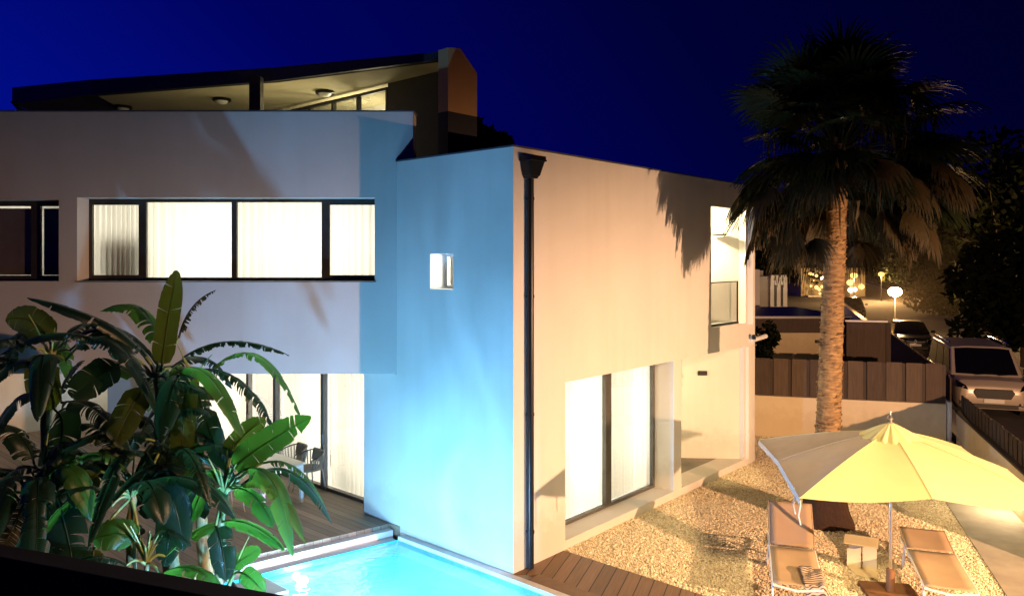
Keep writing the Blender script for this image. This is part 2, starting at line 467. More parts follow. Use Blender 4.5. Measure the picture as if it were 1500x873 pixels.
class MB:
    def __init__(self):
        self.v, self.f, self.uv = [], [], {}

    def add(self, verts, faces, uvs=None):
        o = len(self.v)
        self.v.extend([Vector(p) for p in verts])
        for f in faces:
            self.f.append(tuple(i + o for i in f))
        if uvs:
            for i, q in enumerate(uvs):
                self.uv[o + i] = q
        return self

    def quad(self, a, b, c, d):
        return self.add([a, b, c, d], [(0, 1, 2, 3)])

    def box(self, o, ax, ay, az):
        """box with corner o and three edge vectors"""
        o, ax, ay, az = Vector(o), Vector(ax), Vector(ay), Vector(az)
        if ax.cross(ay).dot(az) < 0:
            ax, ay = ay, ax
        vs = [o, o + ax, o + ax + ay, o + ay]
        vs += [p + az for p in vs]
        return self.add(vs, [(3, 2, 1, 0), (4, 5, 6, 7), (0, 1, 5, 4), (1, 2, 6, 5), (2, 3, 7, 6), (3, 0, 4, 7)])

    def cbox(self, c, sx, sy, sz, rz=0.0, rx=0.0):
        """box centred on c, sizes, rotated about z (and first about x)"""
        m = Matrix.Rotation(rz, 3, 'Z') @ Matrix.Rotation(rx, 3, 'X')
        ax, ay, az = m @ Vector((sx, 0, 0)), m @ Vector((0, sy, 0)), m @ Vector((0, 0, sz))
        return self.box(Vector(c) - (ax + ay + az) / 2, ax, ay, az)

    def prism(self, poly, z0, z1):
        """vertical prism over a plan polygon (counter-clockwise)"""
        n = len(poly)
        a = sum(poly[i][0] * poly[(i + 1) % n][1] - poly[(i + 1) % n][0] * poly[i][1] for i in range(n))
        if a < 0:
            poly = poly[::-1]
        vs = [Vector((p[0], p[1], z0)) for p in poly] + [Vector((p[0], p[1], z1)) for p in poly]
        fs = [tuple(range(n - 1, -1, -1)), tuple(range(n, 2 * n))]
        fs += [(i, (i + 1) % n, n + (i + 1) % n, n + i) for i in range(n)]
        return self.add(vs, fs)

    def slab(self, poly3, ext):
        """polygon (3D, planar) extruded by vector ext"""
        n = len(poly3)
        poly3 = [Vector(p) for p in poly3]
        nrm = Vector((0, 0, 0))
        for i in range(n):
            nrm += poly3[i].cross(poly3[(i + 1) % n])
        ext = Vector(ext)
        if nrm.dot(ext) < 0:
            poly3 = poly3[::-1]
        vs = poly3 + [p + ext for p in poly3]
        fs = [tuple(range(n - 1, -1, -1)), tuple(range(n, 2 * n))]
        fs += [(i, (i + 1) % n, n + (i + 1) % n, n + i) for i in range(n)]
        return self.add(vs, fs)

    def tube(self, pts, rad, n=10, cap=True):
        pts = [Vector(p) for p in pts]
        if not isinstance(rad, (list, tuple)):
            rad = [rad] * len(pts)
        rings = []
        prev = None
        for i, p in enumerate(pts):
            t = (pts[min(i + 1, len(pts) - 1)] - pts[max(i - 1, 0)]).normalized()
            if prev is None:
                a = Vector((0, 0, 1)) if abs(t.z) < 0.9 else Vector((1, 0, 0))
                x = t.cross(a).normalized()
            else:
                x = (prev - t * prev.dot(t)).normalized()
            prev = x
            y = t.cross(x)
            rings.append([p + (x * math.cos(2 * PI * k / n) + y * math.sin(2 * PI * k / n)) * rad[i] for k in range(n)])
        vs = [q for r in rings for q in r]
        fs = []
        for i in range(len(pts) - 1):
            for k in range(n):
                fs.append((i * n + k, i * n + (k + 1) % n, (i + 1) * n + (k + 1) % n, (i + 1) * n + k))
        if cap:
            fs.append(tuple(range(n - 1, -1, -1)))
            fs.append(tuple((len(pts) - 1) * n + k for k in range(n)))
        return self.add(vs, fs)

    def lathe(self, c, prof, n=20, sq=None):
        """profile of (r, z) turned about the vertical through c"""
        c = Vector(c)
        vs, fs = [], []
        for r, z in prof:
            for k in range(n):
                a = 2 * PI * k / n
                vs.append(c + Vector((r * math.cos(a), r * math.sin(a), z)))
        for i in range(len(prof) - 1):
            for k in range(n):
                fs.append((i * n + k, i * n + (k + 1) % n, (i + 1) * n + (k + 1) % n, (i + 1) * n + k))
        fs.append(tuple(range(n - 1, -1, -1)))
        fs.append(tuple((len(prof) - 1) * n + k for k in range(n)))
        return self.add(vs, fs)

    def build(self, name, mat, parent=None, smooth=None, bevel=0.0, solid=0.0, subsurf=0, label=None):
        me = bpy.data.meshes.new(name)
        off = OFF.get(parent.name, Vector((0, 0, 0))) if parent else Vector((0, 0, 0))
        me.from_pydata([tuple(p - off) for p in self.v], [], self.f)
        if self.uv:
            lay = me.uv_layers.new(name='UVMap')
            for lp in me.loops:
                lay.data[lp.index].uv = self.uv.get(lp.vertex_index, (0, 0))
        me.materials.append(mat)
        if smooth is not None:
            for p in me.polygons:
                p.use_smooth = True
            me.set_sharp_from_angle(angle=R(smooth))
        me.update()
        o = bpy.data.objects.new(name, me)
        COL.objects.link(o)
        if parent:
            o.parent = parent
            OFF[o.name] = off
        if bevel:
            b = o.modifiers.new('bevel', 'BEVEL')
            b.width = bevel
            b.segments = 2
            b.limit_method = 'ANGLE'
        if subsurf:
            s = o.modifiers.new('subsurf', 'SUBSURF')
            s.levels = s.render_levels = subsurf
        if solid:
            s = o.modifiers.new('solid', 'SOLIDIFY')
            s.thickness = solid
        if label:
            o['label'] = label
        return o


def thing(name, label, cat, loc=(0, 0, 0), rz=0.0, group=None, local=False):
    o = bpy.data.objects.new(name, None)
    COL.objects.link(o)
    o.location = loc
    o.rotation_euler = (0, 0, rz)
    o.empty_display_size = 0.2
    o['label'] = label
    o['category'] = cat
    if group:
        o['group'] = group
    OFF[o.name] = Vector((0, 0, 0)) if local else Vector(loc)
    return o


def tag(o, label, cat, group=None):
    o['label'] = label
    o['category'] = cat
    if group:
        o['group'] = group
    return o


def struct(o):
    o['kind'] = 'structure'
    return o


def copy_tree(o, parent=None):
    c = o.copy()
    COL.objects.link(c)
    if parent:
        c.parent = parent
    for ch in list(o.children):
        copy_tree(ch, c)
    return c


def lamp(name, kind, loc, power, color, size=0.1, aim=None, spot=None, blend=0.3, sy=None):
    d = bpy.data.lights.new(name, kind)
    d.energy = power
    d.color = color
    if kind == 'AREA':
        d.shape = 'RECTANGLE'
        d.size = size
        d.size_y = sy or size
    else:
        d.shadow_soft_size = size
    if kind == 'SPOT':
        d.spot_size = spot
        d.spot_blend = blend
    o = bpy.data.objects.new(name, d)
    COL.objects.link(o)
    o.location = loc
    if aim is not None:
        o.rotation_euler = Vector(aim).to_track_quat('-Z', 'Y').to_euler()
    return o


# ------------------------------------------------------------------ walls with openings
def wall_mesh(o, along, inward, length, z0, z1, thick, openings=(), mb=None):
    mb = mb or MB()
    o, along, inward = Vector(o), Vector(along), Vector(inward)
    ss = sorted({0.0, length} | {a for q in openings for a in q[:2]})
    zs = sorted({z0, z1} | {a for q in openings for a in q[2:4]})

    def solid(i, j):
        if i < 0 or j < 0 or i >= len(ss) - 1 or j >= len(zs) - 1:
            return False
        cs, cz = (ss[i] + ss[i + 1]) / 2, (zs[j] + zs[j + 1]) / 2
        return not any(a < cs < b and c < cz < d for a, b, c, d in openings)

    def pt(s, z, k):
        return o + along * s + Vector((0, 0, z)) + inward * (thick * k)

    for i in range(len(ss) - 1):
        for j in range(len(zs) - 1):
            if not solid(i, j):
                continue
            a, b, c, d = ss[i], ss[i + 1], zs[j], zs[j + 1]
            mb.quad(pt(a, c, 0), pt(b, c, 0), pt(b, d, 0), pt(a, d, 0))
            mb.quad(pt(a, d, 1), pt(b, d, 1), pt(b, c, 1), pt(a, c, 1))
            if not solid(i - 1, j):
                mb.quad(pt(a, c, 1), pt(a, c, 0), pt(a, d, 0), pt(a, d, 1))
            if not solid(i + 1, j):
                mb.quad(pt(b, c, 0), pt(b, c, 1), pt(b, d, 1), pt(b, d, 0))
            if not solid(i, j - 1):
                mb.quad(pt(a, c, 1), pt(b, c, 1), pt(b, c, 0), pt(a, c, 0))
            if not solid(i, j + 1):
                mb.quad(pt(a, d, 0), pt(b, d, 0), pt(b, d, 1), pt(a, d, 1))
    return mb


def frame_mesh(o, along, inward, s0, s1, z0, z1, bars, w=0.06, depth=0.07, hbars=()):
    """window frame: outer ring plus vertical bars at the given s (s, width)"""
    mb = MB()
    o = Vector(o)

    def bx(a, b, c, d, k=0.0):
        mb.box(o + along * a + ZV * c + inward * k, along * (b - a), inward * depth, ZV * (d - c))
    bx(s0, s1, z0, z0 + w)
    bx(s0, s1, z1 - w, z1)
    bx(s0, s0 + w, z0 + w, z1 - w)
    bx(s1 - w, s1, z0 + w, z1 - w)
    for s, bw in bars:
        bx(s - bw / 2, s + bw / 2, z0 + w, z1 - w)
    for a, b, z, bw in hbars:
        bx(a, b, z - bw / 2, z + bw / 2, 0.004)
    return mb


def curtain_mesh(o, along, inward, s0, s1, z0, z1, pitch=0.13, amp=0.035, seed=0):
    r = random.Random(seed)
    mb = MB()
    o = Vector(o)
    n = int((s1 - s0) / 0.016)
    vs = []
    ph = r.uniform(0, 6)
    x = 0
    for i in range(n + 1):
        s = s0 + (s1 - s0) * i / n
        ph += 2 * PI * (0.016 / pitch) * (1 + 0.45 * math.sin(s * 3.1 + seed) + r.uniform(-0.1, 0.1))
        a = amp * (0.7 + 0.5 * math.sin(s * 2.3 + seed * 1.7))
        k = a * math.sin(ph)
        for j, z in enumerate((z0, z0 + (z1 - z0) * 0.5, z1)):
            kk = k * (1.15, 1.0, 0.8)[j]
            vs.append(o + along * s + inward * kk + ZV * z)
    fs = [(3 * i + j, 3 * i + 3 + j, 3 * i + 4 + j, 3 * i + 1 + j) for i in range(n) for j in (0, 1)]
    mb.add(vs, fs)
    return mb


def room_mesh(o, along, inward, s0, s1, z0, z1, k0, k1):
    """inside of a room: side walls, floor, ceiling and back, open towards the window"""
    mb = MB()
    o = Vector(o)

    def pt(s, z, k):
        return o + along * s + inward * k + ZV * z
    mb.quad(pt(s0, z0, k1), pt(s1, z0, k1), pt(s1, z1, k1), pt(s0, z1, k1))
    mb.quad(pt(s0, z0, k0), pt(s0, z0, k1), pt(s0, z1, k1), pt(s0, z1, k0))
    mb.quad(pt(s1, z0, k1), pt(s1, z0, k0), pt(s1, z1, k0), pt(s1, z1, k1))
    mb.quad(pt(s0, z0, k0), pt(s1, z0, k0), pt(s1, z0, k1), pt(s0, z0, k1))
    mb.quad(pt(s0, z1, k1), pt(s1, z1, k1), pt(s1, z1, k0), pt(s0, z1, k0))
    return mb


# ================================================================== THE HOUSE
WARMW = (1.0, 0.92, 0.76)
house = thing('house', 'white rendered two-storey modern villa with flat parapets and lit windows', 'house', (0, 11.11, 0))

# street-side facade
FL = 8.34
TW = 0.5
f_open = [(1.243, 4.66, 0.14, 2.65), (4.95, 7.77, 0.14, 2.65), (6.2, 7.85, 3.18, 5.7)]
wall_mesh(C0, U, D, FL, -0.3, 6.25, TW, f_open).build('wall', M_STUCCO, house)
# pool-side face (front normal is -U)
b_open = [(1.263, 1.804, 4.12, 4.69)]
bl = MB()
wall_mesh(C0 + D * TW, D, U, 2.64 - TW, -0.3, 6.25, 0.45, [(a - TW, b - TW, c, d) for a, b, c, d in b_open], bl)
wall_mesh(C0 + D * 2.64, D, U, 0.9, -0.3, 2.65, 0.3, [], bl)
bl.build('wall', M_STUCCO, house)
# small niche window of the pool-side face
so = C0 + U * 0.34
fr = frame_mesh(so, D, U, 1.263, 1.804, 4.12, 4.69, [(1.45, 0.05)], 0.05, 0.06).build('window', M_WHITE, house)
MB().box(so + D * 1.3 + ZV * 4.16 + U * 0.03, D * 0.47, U * 0.006, ZV * 0.49).build('pane', M_GLASS, fr)
room_mesh(C0, D, U, 0.9, 2.4, 3.4, 5.4, 0.46, 1.6).build('interior_wall', M_INNER, house)
lamp('bathroom_light', 'AREA', C0 + D * 1.5 + U * 0.8 + ZV * 4.4, 40, WARMW, 0.5, -U)

# upper wall of the wing, frontal
WY = 12.87
WX0, WX1 = -10.4, -1.68
Xa, Ya = Vector((1, 0, 0)), Vector((0, 1, 0))
w_open = [(-7.38 - WX0, -2.33 - WX0, 4.23, 5.65), (-9.15 - WX0, -7.69 - WX0, 4.23, 5.61)]
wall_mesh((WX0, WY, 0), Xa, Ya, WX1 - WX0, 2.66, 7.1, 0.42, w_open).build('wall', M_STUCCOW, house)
# soffit slab over the terrace
MB().prism([(WX0, WY + 0.42), (-1.9, WY + 0.42), (0.5, 15.5), (0.5, 23.5), (-17, 23.5), (-17, WY + 0.42)], 2.655, 2.95).build('ceiling_slab', M_STUCCO, house)
# rear and flank walls closing the volume, flat roofs
shell = MB()
E1 = C0 + U * FL
shell.box(E1 + Vector((-0.55, -0.03, -0.3)), Vector((-6.0, 0.3, 0)), Vector((0, 0.3, 0)), ZV * 6.5)
shell.prism([(WX0, 19.5), (-2, 19.5), (-2, 19.8), (WX0, 19.8)], 0, 6.2)
shell.build('wall', M_STUCCO, house)
roof_poly = [tuple((C0 + U * 0.45 + D * 0.45)[:2]), tuple((C0 + U * (FL - 0.1) + D * 0.5)[:2]), (-2, 19.6), (-2.0, 13.4)]
MB().prism(roof_poly, 5.85, 5.95).build('roof_terrace', M_SLAB, house)
MB().prism([(WX0, WY + 0.42), (-2.0, WY + 0.42), (-2.0, 19.5), (WX0, 19.5)], 5.9, 6.0).build('roof_terrace', M_SLAB, house)
# parapet flashing
cap = MB()
cap.box(C0 + ZV * 6.25 - D * 0.02 - U * 0.02, U * (FL + 0.04), D * (TW + 0.04), ZV * 0.025)
cap.box(C0 + ZV * 6.25 + D * (TW + 0.02) - U * 0.02, D * (2.63 - TW), U * 0.5, ZV * 0.025)
cap.box((WX0, WY - 0.02, 7.1), (WX1 - WX0 + 0.02, 0, 0), (0, 0.46, 0), (0, 0, 0.025))
cap.build('parapet_flashing', M_CAP, house)

# ---- wide bedroom window (frontal wing)
wo = Vector((WX0, WY + 0.36, 0))
s0, s1 = w_open[0][0] + 0.001, w_open[0][1] + 0.25
kx = (WY + 0.36) / F_


def sx(px):
    return (px - CX) * kx - WX0


fr = frame_mesh(wo, Xa, Ya, s0, s1 - 0.2, 4.23, 5.65,
                [(sx(208.5), 0.13), (sx(343), 0.09), (sx(477), 0.14)], 0.055, 0.06,
                [(s0 + 0.05, sx(203), 4.30, 0.05), (s0 + 0.05, sx(203), 5.575, 0.05),
                 (sx(483), s1 - 0.22, 4.30, 0.05), (sx(483), s1 - 0.22, 5.575, 0.05)]).build('window', M_FRAME, house)
MB().box(wo + Xa * s0 + ZV * 4.25 + Ya * 0.03, Xa * (s1 - s0 - 0.2), Ya * 0.006, ZV * 1.38).build('pane', M_GLASS, fr)
MB().box((-7.4, WY - 0.03, 4.215), (5.09, 0, 0), (0, 0.4, 0), (0, 0, 0.014)).build('window_sill', M_CAP, house)
room_mesh((0, WY + 0.42, 0), Xa, Ya, -7.6, -1.75, 3.4, 5.8, 0.0, 3.2).build('interior_wall', M_INNER, house)
MB().box((-7.2, WY + 0.68, 3.6), (0.62, 0, 0), (0, 0.05, 0), (0, 0, 1.36)).build('silhouette_panel', M_BARK, house)  # unseen panel added behind the curtain to cast a silhouette on it
for i, (a, b) in enumerate([(s0, sx(343) - 0.03), (sx(343) - 0.03, s1)]):
    c = curtain_mesh((WX0, WY + 0.49, 0), Xa, Ya, a, b, 3.6, 5.7, 0.12 + 0.02 * i, 0.036, i + 3).build('curtain', M_CURT, smooth=60)
    tag(c, ['white pleated curtain over the left half of the wide upper window',
            'white pleated curtain over the right half of the wide upper window'][i], 'curtain', 'curtains')
lamp('bedroom_light', 'AREA', (-4.75, WY + 1.35, 4.75), 106, WARMW, 5.2, (0, -1, 0), sy=1.9)

# ---- left upper window with roller blinds
s0, s1 = w_open[1][0], w_open[1][1]
wo2 = Vector((WX0, WY + 0.26, 0))
kx2 = (WY + 0.26) / F_
m0 = (52 - CX) * kx2 - WX0
fr = frame_mesh(wo2, Xa, Ya, s0, s1, 4.23, 5.61, [(m0, 0.16)], 0.09, 0.06).build('window', M_FRAME, house)
MB().box(wo2 + Xa * s0 + ZV * 4.3 + Ya * 0.02, Xa * (s1 - s0), Ya * 0.005, ZV * 1.2).build('pane', M_GLASS, fr)
for i, (a, b) in enumerate([(s0 + 0.1, m0 - 0.09), (m0 + 0.1, s1 - 0.1)]):
    bl = MB().box(Vector((WX0, WY + 0.335, 4.33)) + Xa * a, Xa * (b - a), Ya * 0.004, ZV * 1.155).build('roller_blind', M_BLIND)
    tag(bl, ['drawn brown roller blind in the left sash of the far left window',
             'drawn brown roller blind in the narrow right sash beside the wide window'][i], 'blind', 'roller blinds')
room_mesh((0, WY + 0.42, 0), Xa, Ya, -9.4, -7.64, 3.4, 5.8, 0.0, 2.5).build('interior_wall', M_INNER, house)
lamp('study_light', 'POINT', (-8.5, WY + 1.6, 5.3), 22, WARMW, 0.1)

# ---- ground floor sliding doors on the pool terrace
D0 = Vector((-2.73, 14.0, 0))
BASEZ = 0.1


def tdoor(px):
    k = (px - CX) / F_
    return (D0.x - k * D0.y) / (-D.x + k * D.y)


tt = [-0.4, tdoor(471.5), tdoor(401.5), tdoor(362), tdoor(300), tdoor(240), tdoor(205), tdoor(175)]
mb = frame_mesh(D0, D, U, tt[0], tt[-1], BASEZ, 2.655, [(t, 0.1) for t in tt[1:-1]], 0.06, 0.1)
fr = mb.build('sliding_door', M_FRAMEG, house)
MB().box(D0 + D * tt[0] + U * 0.05 + ZV * 0.14, D * (tt[-1] - tt[0]), U * 0.006, ZV * 2.47).build('pane', M_GLASS, fr)
for t in (tt[1] - 0.09, tt[2] - 0.09, tt[3] - 0.09):
    MB().tube([D0 + D * t + ZV * 1.0 - U * 0.0, D0 + D * t + ZV * 1.0 - U * 0.05, D0 + D * t + ZV * 1.2 - U * 0.05, D0 + D * t + ZV * 1.2], 0.012, 6).build('handle', M_BLACK, fr)
room_mesh(D0, D, U, tt[0] - 0.1, tt[-1] + 0.1, 0.1, 2.65, 0.1, 2.6).build('interior_wall', M_INNER, house)
for i, (a, b) in enumerate([(tt[0], tt[1]), (tt[1], tt[2]), (tt[3], tt[5]), (tt[5], tt[7])]):
    c = curtain_mesh(D0 + U * 0.2, D, U, a + 0.02, b - 0.02, 0.13, 2.64, 0.14, 0.034, i + 11).build('curtain', M_CURT, smooth=60)
    tag(c, ['bright white curtain in the terrace door nearest the blue-lit wall',
            'white curtain behind the dining chairs in the second terrace door',
            'white curtain of the terrace doors behind the tall banana leaves',
            'white curtain at the far left end of the terrace doors'][i], 'curtain', 'curtains')
mid = (tt[0] + tt[-1]) / 2
lamp('living_room_light', 'AREA', D0 + D * mid + U * 1.1 + ZV * 1.45, 520, WARMW, 11.0, -U, sy=2.2)
# beige wall at the end of the terrace doors, left
wall_mesh(D0 + D * (tt[-1] + 0.02) + U * 0.1, -U, D, 9.0, 0.0, 2.655, 0.25).build('wall', M_STUCCO, house)

# ---- ground floor door on the street side
fo = C0 + D * 0.42
s_m = 3.05
fr = frame_mesh(fo, U, D, 1.243, 4.66, 0.14, 2.65, [(s_m, 0.13), (s_m + 0.09, 0.04)], 0.05, 0.08).build('sliding_door', M_FRAMEG, house)
MB().box(fo + U * 1.25 + D * 0.04 + ZV * 0.16, U * 3.4, D * 0.006, ZV * 2.46).build('pane', M_GLASS, fr)
room_mesh(C0, U, D, 1.1, 4.8, 0.12, 2.7, 0.5, 2.6).build('interior_wall', M_INNER, house)
for i, (a, b) in enumerate([(1.25, s_m), (s_m, 4.66)]):
    c = curtain_mesh(C0 + D * 0.6, U, D, a, b, 0.17, 2.66, 0.13, 0.038, i + 21).build('curtain', M_CURT, smooth=60)
    tag(c, ['white curtain in the left leaf of the gravel-side patio door',
            'white curtain in the right leaf of the gravel-side patio door'][i], 'curtain', 'curtains')
lamp('den_light', 'AREA', C0 + U * 2.95 + D * 1.4 + ZV * 1.45, 165, WARMW, 3.6, -D, sy=2.2)
# threshold slabs and plinth
pl = MB()
pl.box(C0 + U * 1.243 + D * 0.003 - ZV * 0.05, U * (4.66 - 1.243), D * 0.5, ZV * 0.187)
porch_back_l = Vector((0.6, 17.35, 0))
pl.prism([tuple((C0 + U * 4.95 + D * 0.003)[:2]), tuple((C0 + U * 7.77 + D * 0.003)[:2]), (5.15, 17.05), (0.7, 17.35)], -0.05, 0.137)
pl.build('porch_floor', M_SLAB, house)
# porch back wall and balcony back wall
bw = MB()
bw.box((5.3, 16.98, 0.137), (-4.7, 0.32, 0), (0, 0.2, 0), (0, 0, 2.5))
bw.box(C0 + U * 4.95 + D * 0.5 + ZV * 0.137, D * 3.2, U * -0.2, ZV * 2.5)
bw.build('wall', M_STUCCO, house)
bb = MB()
bb.box((5.42, 17.05, 3.14), (-2.6, 0.3, 0), (0, 0.2, 0), (0, 0, 2.7))
bb.box(C0 + U * 6.1 + D * 0.5 + ZV * 3.14, D * 2.0, U * -0.1, ZV * 2.7)
bb.build('wall', M_STUCCO, house)
MB().box(C0 + U * 5.0 + D * 0.5 + ZV * 2.95, U * 3.1, D * 3.4, ZV * 0.18).build('balcony_floor', M_SLAB, house)
MB().box(C0 + U * 5.0 + D * 0.5 + ZV * 5.72, U * 3.1, D * 2.4, ZV * 0.1).build('ceiling_slab', M_STUCCO, house)
# balcony balustrade: glass sheet with rails
ra = MB()
ra.box(C0 + U * 6.2 + D * 0.08 + ZV * 4.10, U * 1.45, D * 0.03, ZV * 0.022)
ra.box(C0 + U * 6.2 + D * 0.07 + ZV * 3.18, U * 1.45, D * 0.05, ZV * 0.05)
ra.box(C0 + U * 7.63 + D * 0.08 + ZV * 3.23, U * 0.025, D * 0.03, ZV * 0.87)
rail = ra.build('balcony_railing', M_FRAME, house)
MB().box(C0 + U * 6.21 + D * 0.088 + ZV * 3.24, U * 1.42, D * 0.012, ZV * 0.86).build('pane', M_GLASS, rail)
# balcony ceiling light and wall lamp
bl_ = C0 + U * 6.75 + D * 0.95 + ZV * 5.5
lamp('balcony_light', 'POINT', bl_, 420, (1.0, 0.82, 0.45), 0.07)
t = thing('ceiling_lamp', 'glowing round ceiling lamp over the upper balcony', 'lamp', bl_ + ZV * 0.06)
MB().lathe(bl_ + ZV * 0.10, [(0.13, 0.0), (0.14, 0.06), (0.14, 0.115)], 20).build('lamp_base', M_WHITE, t, 40)
wl = P(1028, 545, 17.1)
t = thing('wall_lamp', 'small dark box lamp on the porch back wall', 'lamp', wl)
MB().box(wl + Vector((-0.1, -0.1, -0.06)), (0.2, 0, 0), (0, 0.17, 0), (0, 0, 0.1)).build('lamp_shade', M_BLACK, t, bevel=0.008)
MB().box(wl + Vector((-0.08, -0.08, -0.065)), (0.16, 0, 0), (0, 0.1, 0), (0, 0, 0.005)).build('lens', M_LENS, t)
sc = P(1052, 344, 17.0)
t = thing('wall_bracket', 'small dark wall light bracket on the bright balcony wall', 'lamp', sc)
MB().box(sc + Vector((-0.16, -0.12, -0.02)), (0.32, 0, 0), (0, 0.2, 0), (0, 0, 0.04)).build('arm', M_FRAMEG, t, bevel=0.006)
# security flood light on the end pier
fl = C0 + U * 8.12 - D * 0.0 + ZV * (CH - 117 * (C0 + U * 8.12).y / F_)
t = thing('security_camera', 'white security camera and floodlight fixed to the end pier of the villa', 'camera', fl)
MB().box(fl + U * -0.05 - D * 0.06 - ZV * 0.08, U * 0.1, D * 0.058, ZV * 0.16).build('mount', M_WHITE, t, bevel=0.01)
MB().tube([fl - D * 0.06, fl - D * 0.14 + U * 0.03], 0.025, 8).build('arm', M_WHITE, t, 40)
MB().tube([fl - D * 0.10 - U * 0.04 + ZV * 0.0, fl - D * 0.20 + U * 0.36 + ZV * 0.06], [0.05, 0.05], 12).build('housing', M_WHITE, t, 40)
MB().tube([fl - D * 0.16 - U * 0.1 + ZV * 0.07, fl - D * 0.09 - U * 0.12 + ZV * 0.07], [0.055, 0.055], 12).build('lens', M_BLACK, t, 40)

# ---- downpipe with hopper head
sd = 0.30
dp = C0 + U * sd - D * 0.075
mb = MB().tube([dp + ZV * 0.02, dp + ZV * 2.0, dp + ZV * 4.0, dp + ZV * 5.83], 0.052, 14)
pipe = mb.build('drainpipe', M_BLACK, house, 40)
for z in (0.55, 2.3, 4.05, 5.5):
    br = MB().lathe(dp + ZV * z, [(0.06, -0.02), (0.06, 0.02)], 14)
    br.box(dp + U * -0.02 + ZV * (z - 0.012), U * 0.04, D * 0.074, ZV * 0.024)
    br.build('bracket', M_BLACK, pipe, 40)
hp = MB()


def ring4(c, w, dd, z):
    return [c - U * w + D * 0.07 + ZV * z, c + U * w + D * 0.07 + ZV * z, c + U * w - D * dd + ZV * z, c - U * w - D * dd + ZV * z]


lv = [(0.075, 0.075, 5.80), (0.09, 0.09, 5.84), (0.1, 0.1, 5.84), (0.15, 0.15, 6.05), (0.175, 0.17, 6.055), (0.175, 0.17, 6.08), (0.17, 0.16, 6.085), (0.17, 0.16, 6.13)]
vs = []
for w, dd, z in lv:
    vs += ring4(dp, w, dd, z)
fs = [(0, 1, 2, 3)]
for i in range(len(lv) - 1):
    fs += [(4 * i + k, 4 * i + 4 + k, 4 * i + 4 + (k + 1) % 4, 4 * i + (k + 1) % 4) for k in range(4)]
fs.append(tuple(4 * (len(lv) - 1) + k for k in (3, 2, 1, 0)))
hp.add(vs, fs)
hp.build('hopper_head', M_BLACK, pipe)

# ---- rooftop pavilion
zc = 8.2
rf = [Vector((-0.95, 13.5, 0)), Vector((-4.83, 15.32, 0)), Vector((-9.19, 16.6, 0)), Vector((-11.6, 17.6, 0))]
back = [p + Vector((-0.75 + 0.1 * i, 4.0, 0)) for i, p in enumerate(rf)]
mb = MB()
top = [0.12, 0.27, 0.33, 0.38]
n = len(rf)
vs = [p + ZV * zc for p in rf] + [p + ZV * zc for p in back] + [p + ZV * (zc + top[i]) for i, p in enumerate(rf)] + [p + ZV * (zc + top[i]) for i, p in enumerate(back)]
fs = []
for i in range(n - 1):
    fs += [(i, i + 1, n + i + 1, n + i), (2 * n + i, 3 * n + i, 3 * n + i + 1, 2 * n + i + 1), (i, 2 * n + i, 2 * n + i + 1, i + 1), (n + i, n + i + 1, 3 * n + i + 1, 3 * n + i)]
fs += [(0, n, 3 * n, 2 * n), (n - 1, 3 * n - 1, 4 * n - 1, 2 * n - 1)]
mb.add(vs, fs)
mb.build('roof', M_ROOF, house)
mb = MB().add([p + ZV * (zc - 0.012) for p in [rf[0] + U * 0.12 + D * 0.05, rf[1] + U * 0.12, rf[2] + U * 0.12, back[2], back[1], back[0]]], [(0, 1, 2, 3, 4, 5)])
mb.build('roof_lining', M_CEIL, house)
mb = MB().tube([rf[3] + ZV * 8.28, rf[3] + ZV * 8.1 + Vector((0.1, 0.1, 0)), rf[3] + Vector((1.0, 0.9, 7.75)), rf[3] + Vector((1.5, 1.1, 7.6)), rf[3] + Vector((1.5, 1.1, 6.0))], 0.05, 8, 2)
mb.build('roof_gutter', M_BLACK, house, 40)
E = rf[0] + U * 0.02
MB().slab([E + U * s + ZV * z for s, z in ((-0.28, 6.0), (0.45, 6.0), (0.45, 7.2), (-0.28, 7.2))], D * 0.25).build('end_wall', simple('end_wall_shade', (0.03, 0.03, 0.035), rough=0.9), house)  # shadow on the lower end wall, painted in as a dark colour
poly = [E + U * s + ZV * z for s, z in ((-0.28, 7.2), (0.45, 7.2), (0.45, 8.0), (0.02, 8.36), (-0.28, 8.31))]
M_OCH = stucco('ochre_render', (0.6, 0.36, 0.17), (0.5, 0.3, 0.14))
MB().slab(poly, D * 0.25).build('end_wall', M_OCH, house)
# glazed wall under the pavilion roof
g0 = Vector((-2.55, 15.5, 0))
gl = [0.1, 0.95, 1.75, 2.6, 3.45, 4.3]
fr = frame_mesh(g0, D, U, 0.0, 5.6, 6.0, 8.12, [(s, 0.08) for s in (1.0, 1.9, 2.8, 3.7, 4.6)], 0.06, 0.08).build('window', M_FRAME, house)
MB().box(g0 + U * 0.04 + ZV * 6.02, D * 5.6, U * 0.006, ZV * 2.08).build('pane', M_GLASS, fr)
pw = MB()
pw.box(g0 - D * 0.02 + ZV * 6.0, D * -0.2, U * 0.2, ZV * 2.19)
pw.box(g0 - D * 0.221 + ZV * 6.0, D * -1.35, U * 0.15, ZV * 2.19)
pw.build('wall', simple('unlit_wall_render', (0.05, 0.045, 0.04), rough=0.9), house)  # unlit stretch of wall, its shade put into the dark colour
room_mesh(g0, D, U, -0.05, 5.7, 6.0, 8.19, 0.1, 1.25).build('interior_wall', M_INNER, house)
pc = P(373, 150, 14.9)
MB().box((pc.x - 0.11, pc.y, 6.0), (0.22, 0, 0), (0, 0.2, 0), (0, 0, 2.195)).build('column', M_FRAME, house)
lamp('studio_light', 'POINT', g0 + D * 1.6 + U * 0.75 + ZV * 7.3, 130, (1.0, 0.86, 0.52), 0.2)
lamp('roof_terrace_light', 'POINT', (-5.0, 15.3, 6.6), 42, (1.0, 0.82, 0.42), 0.15)
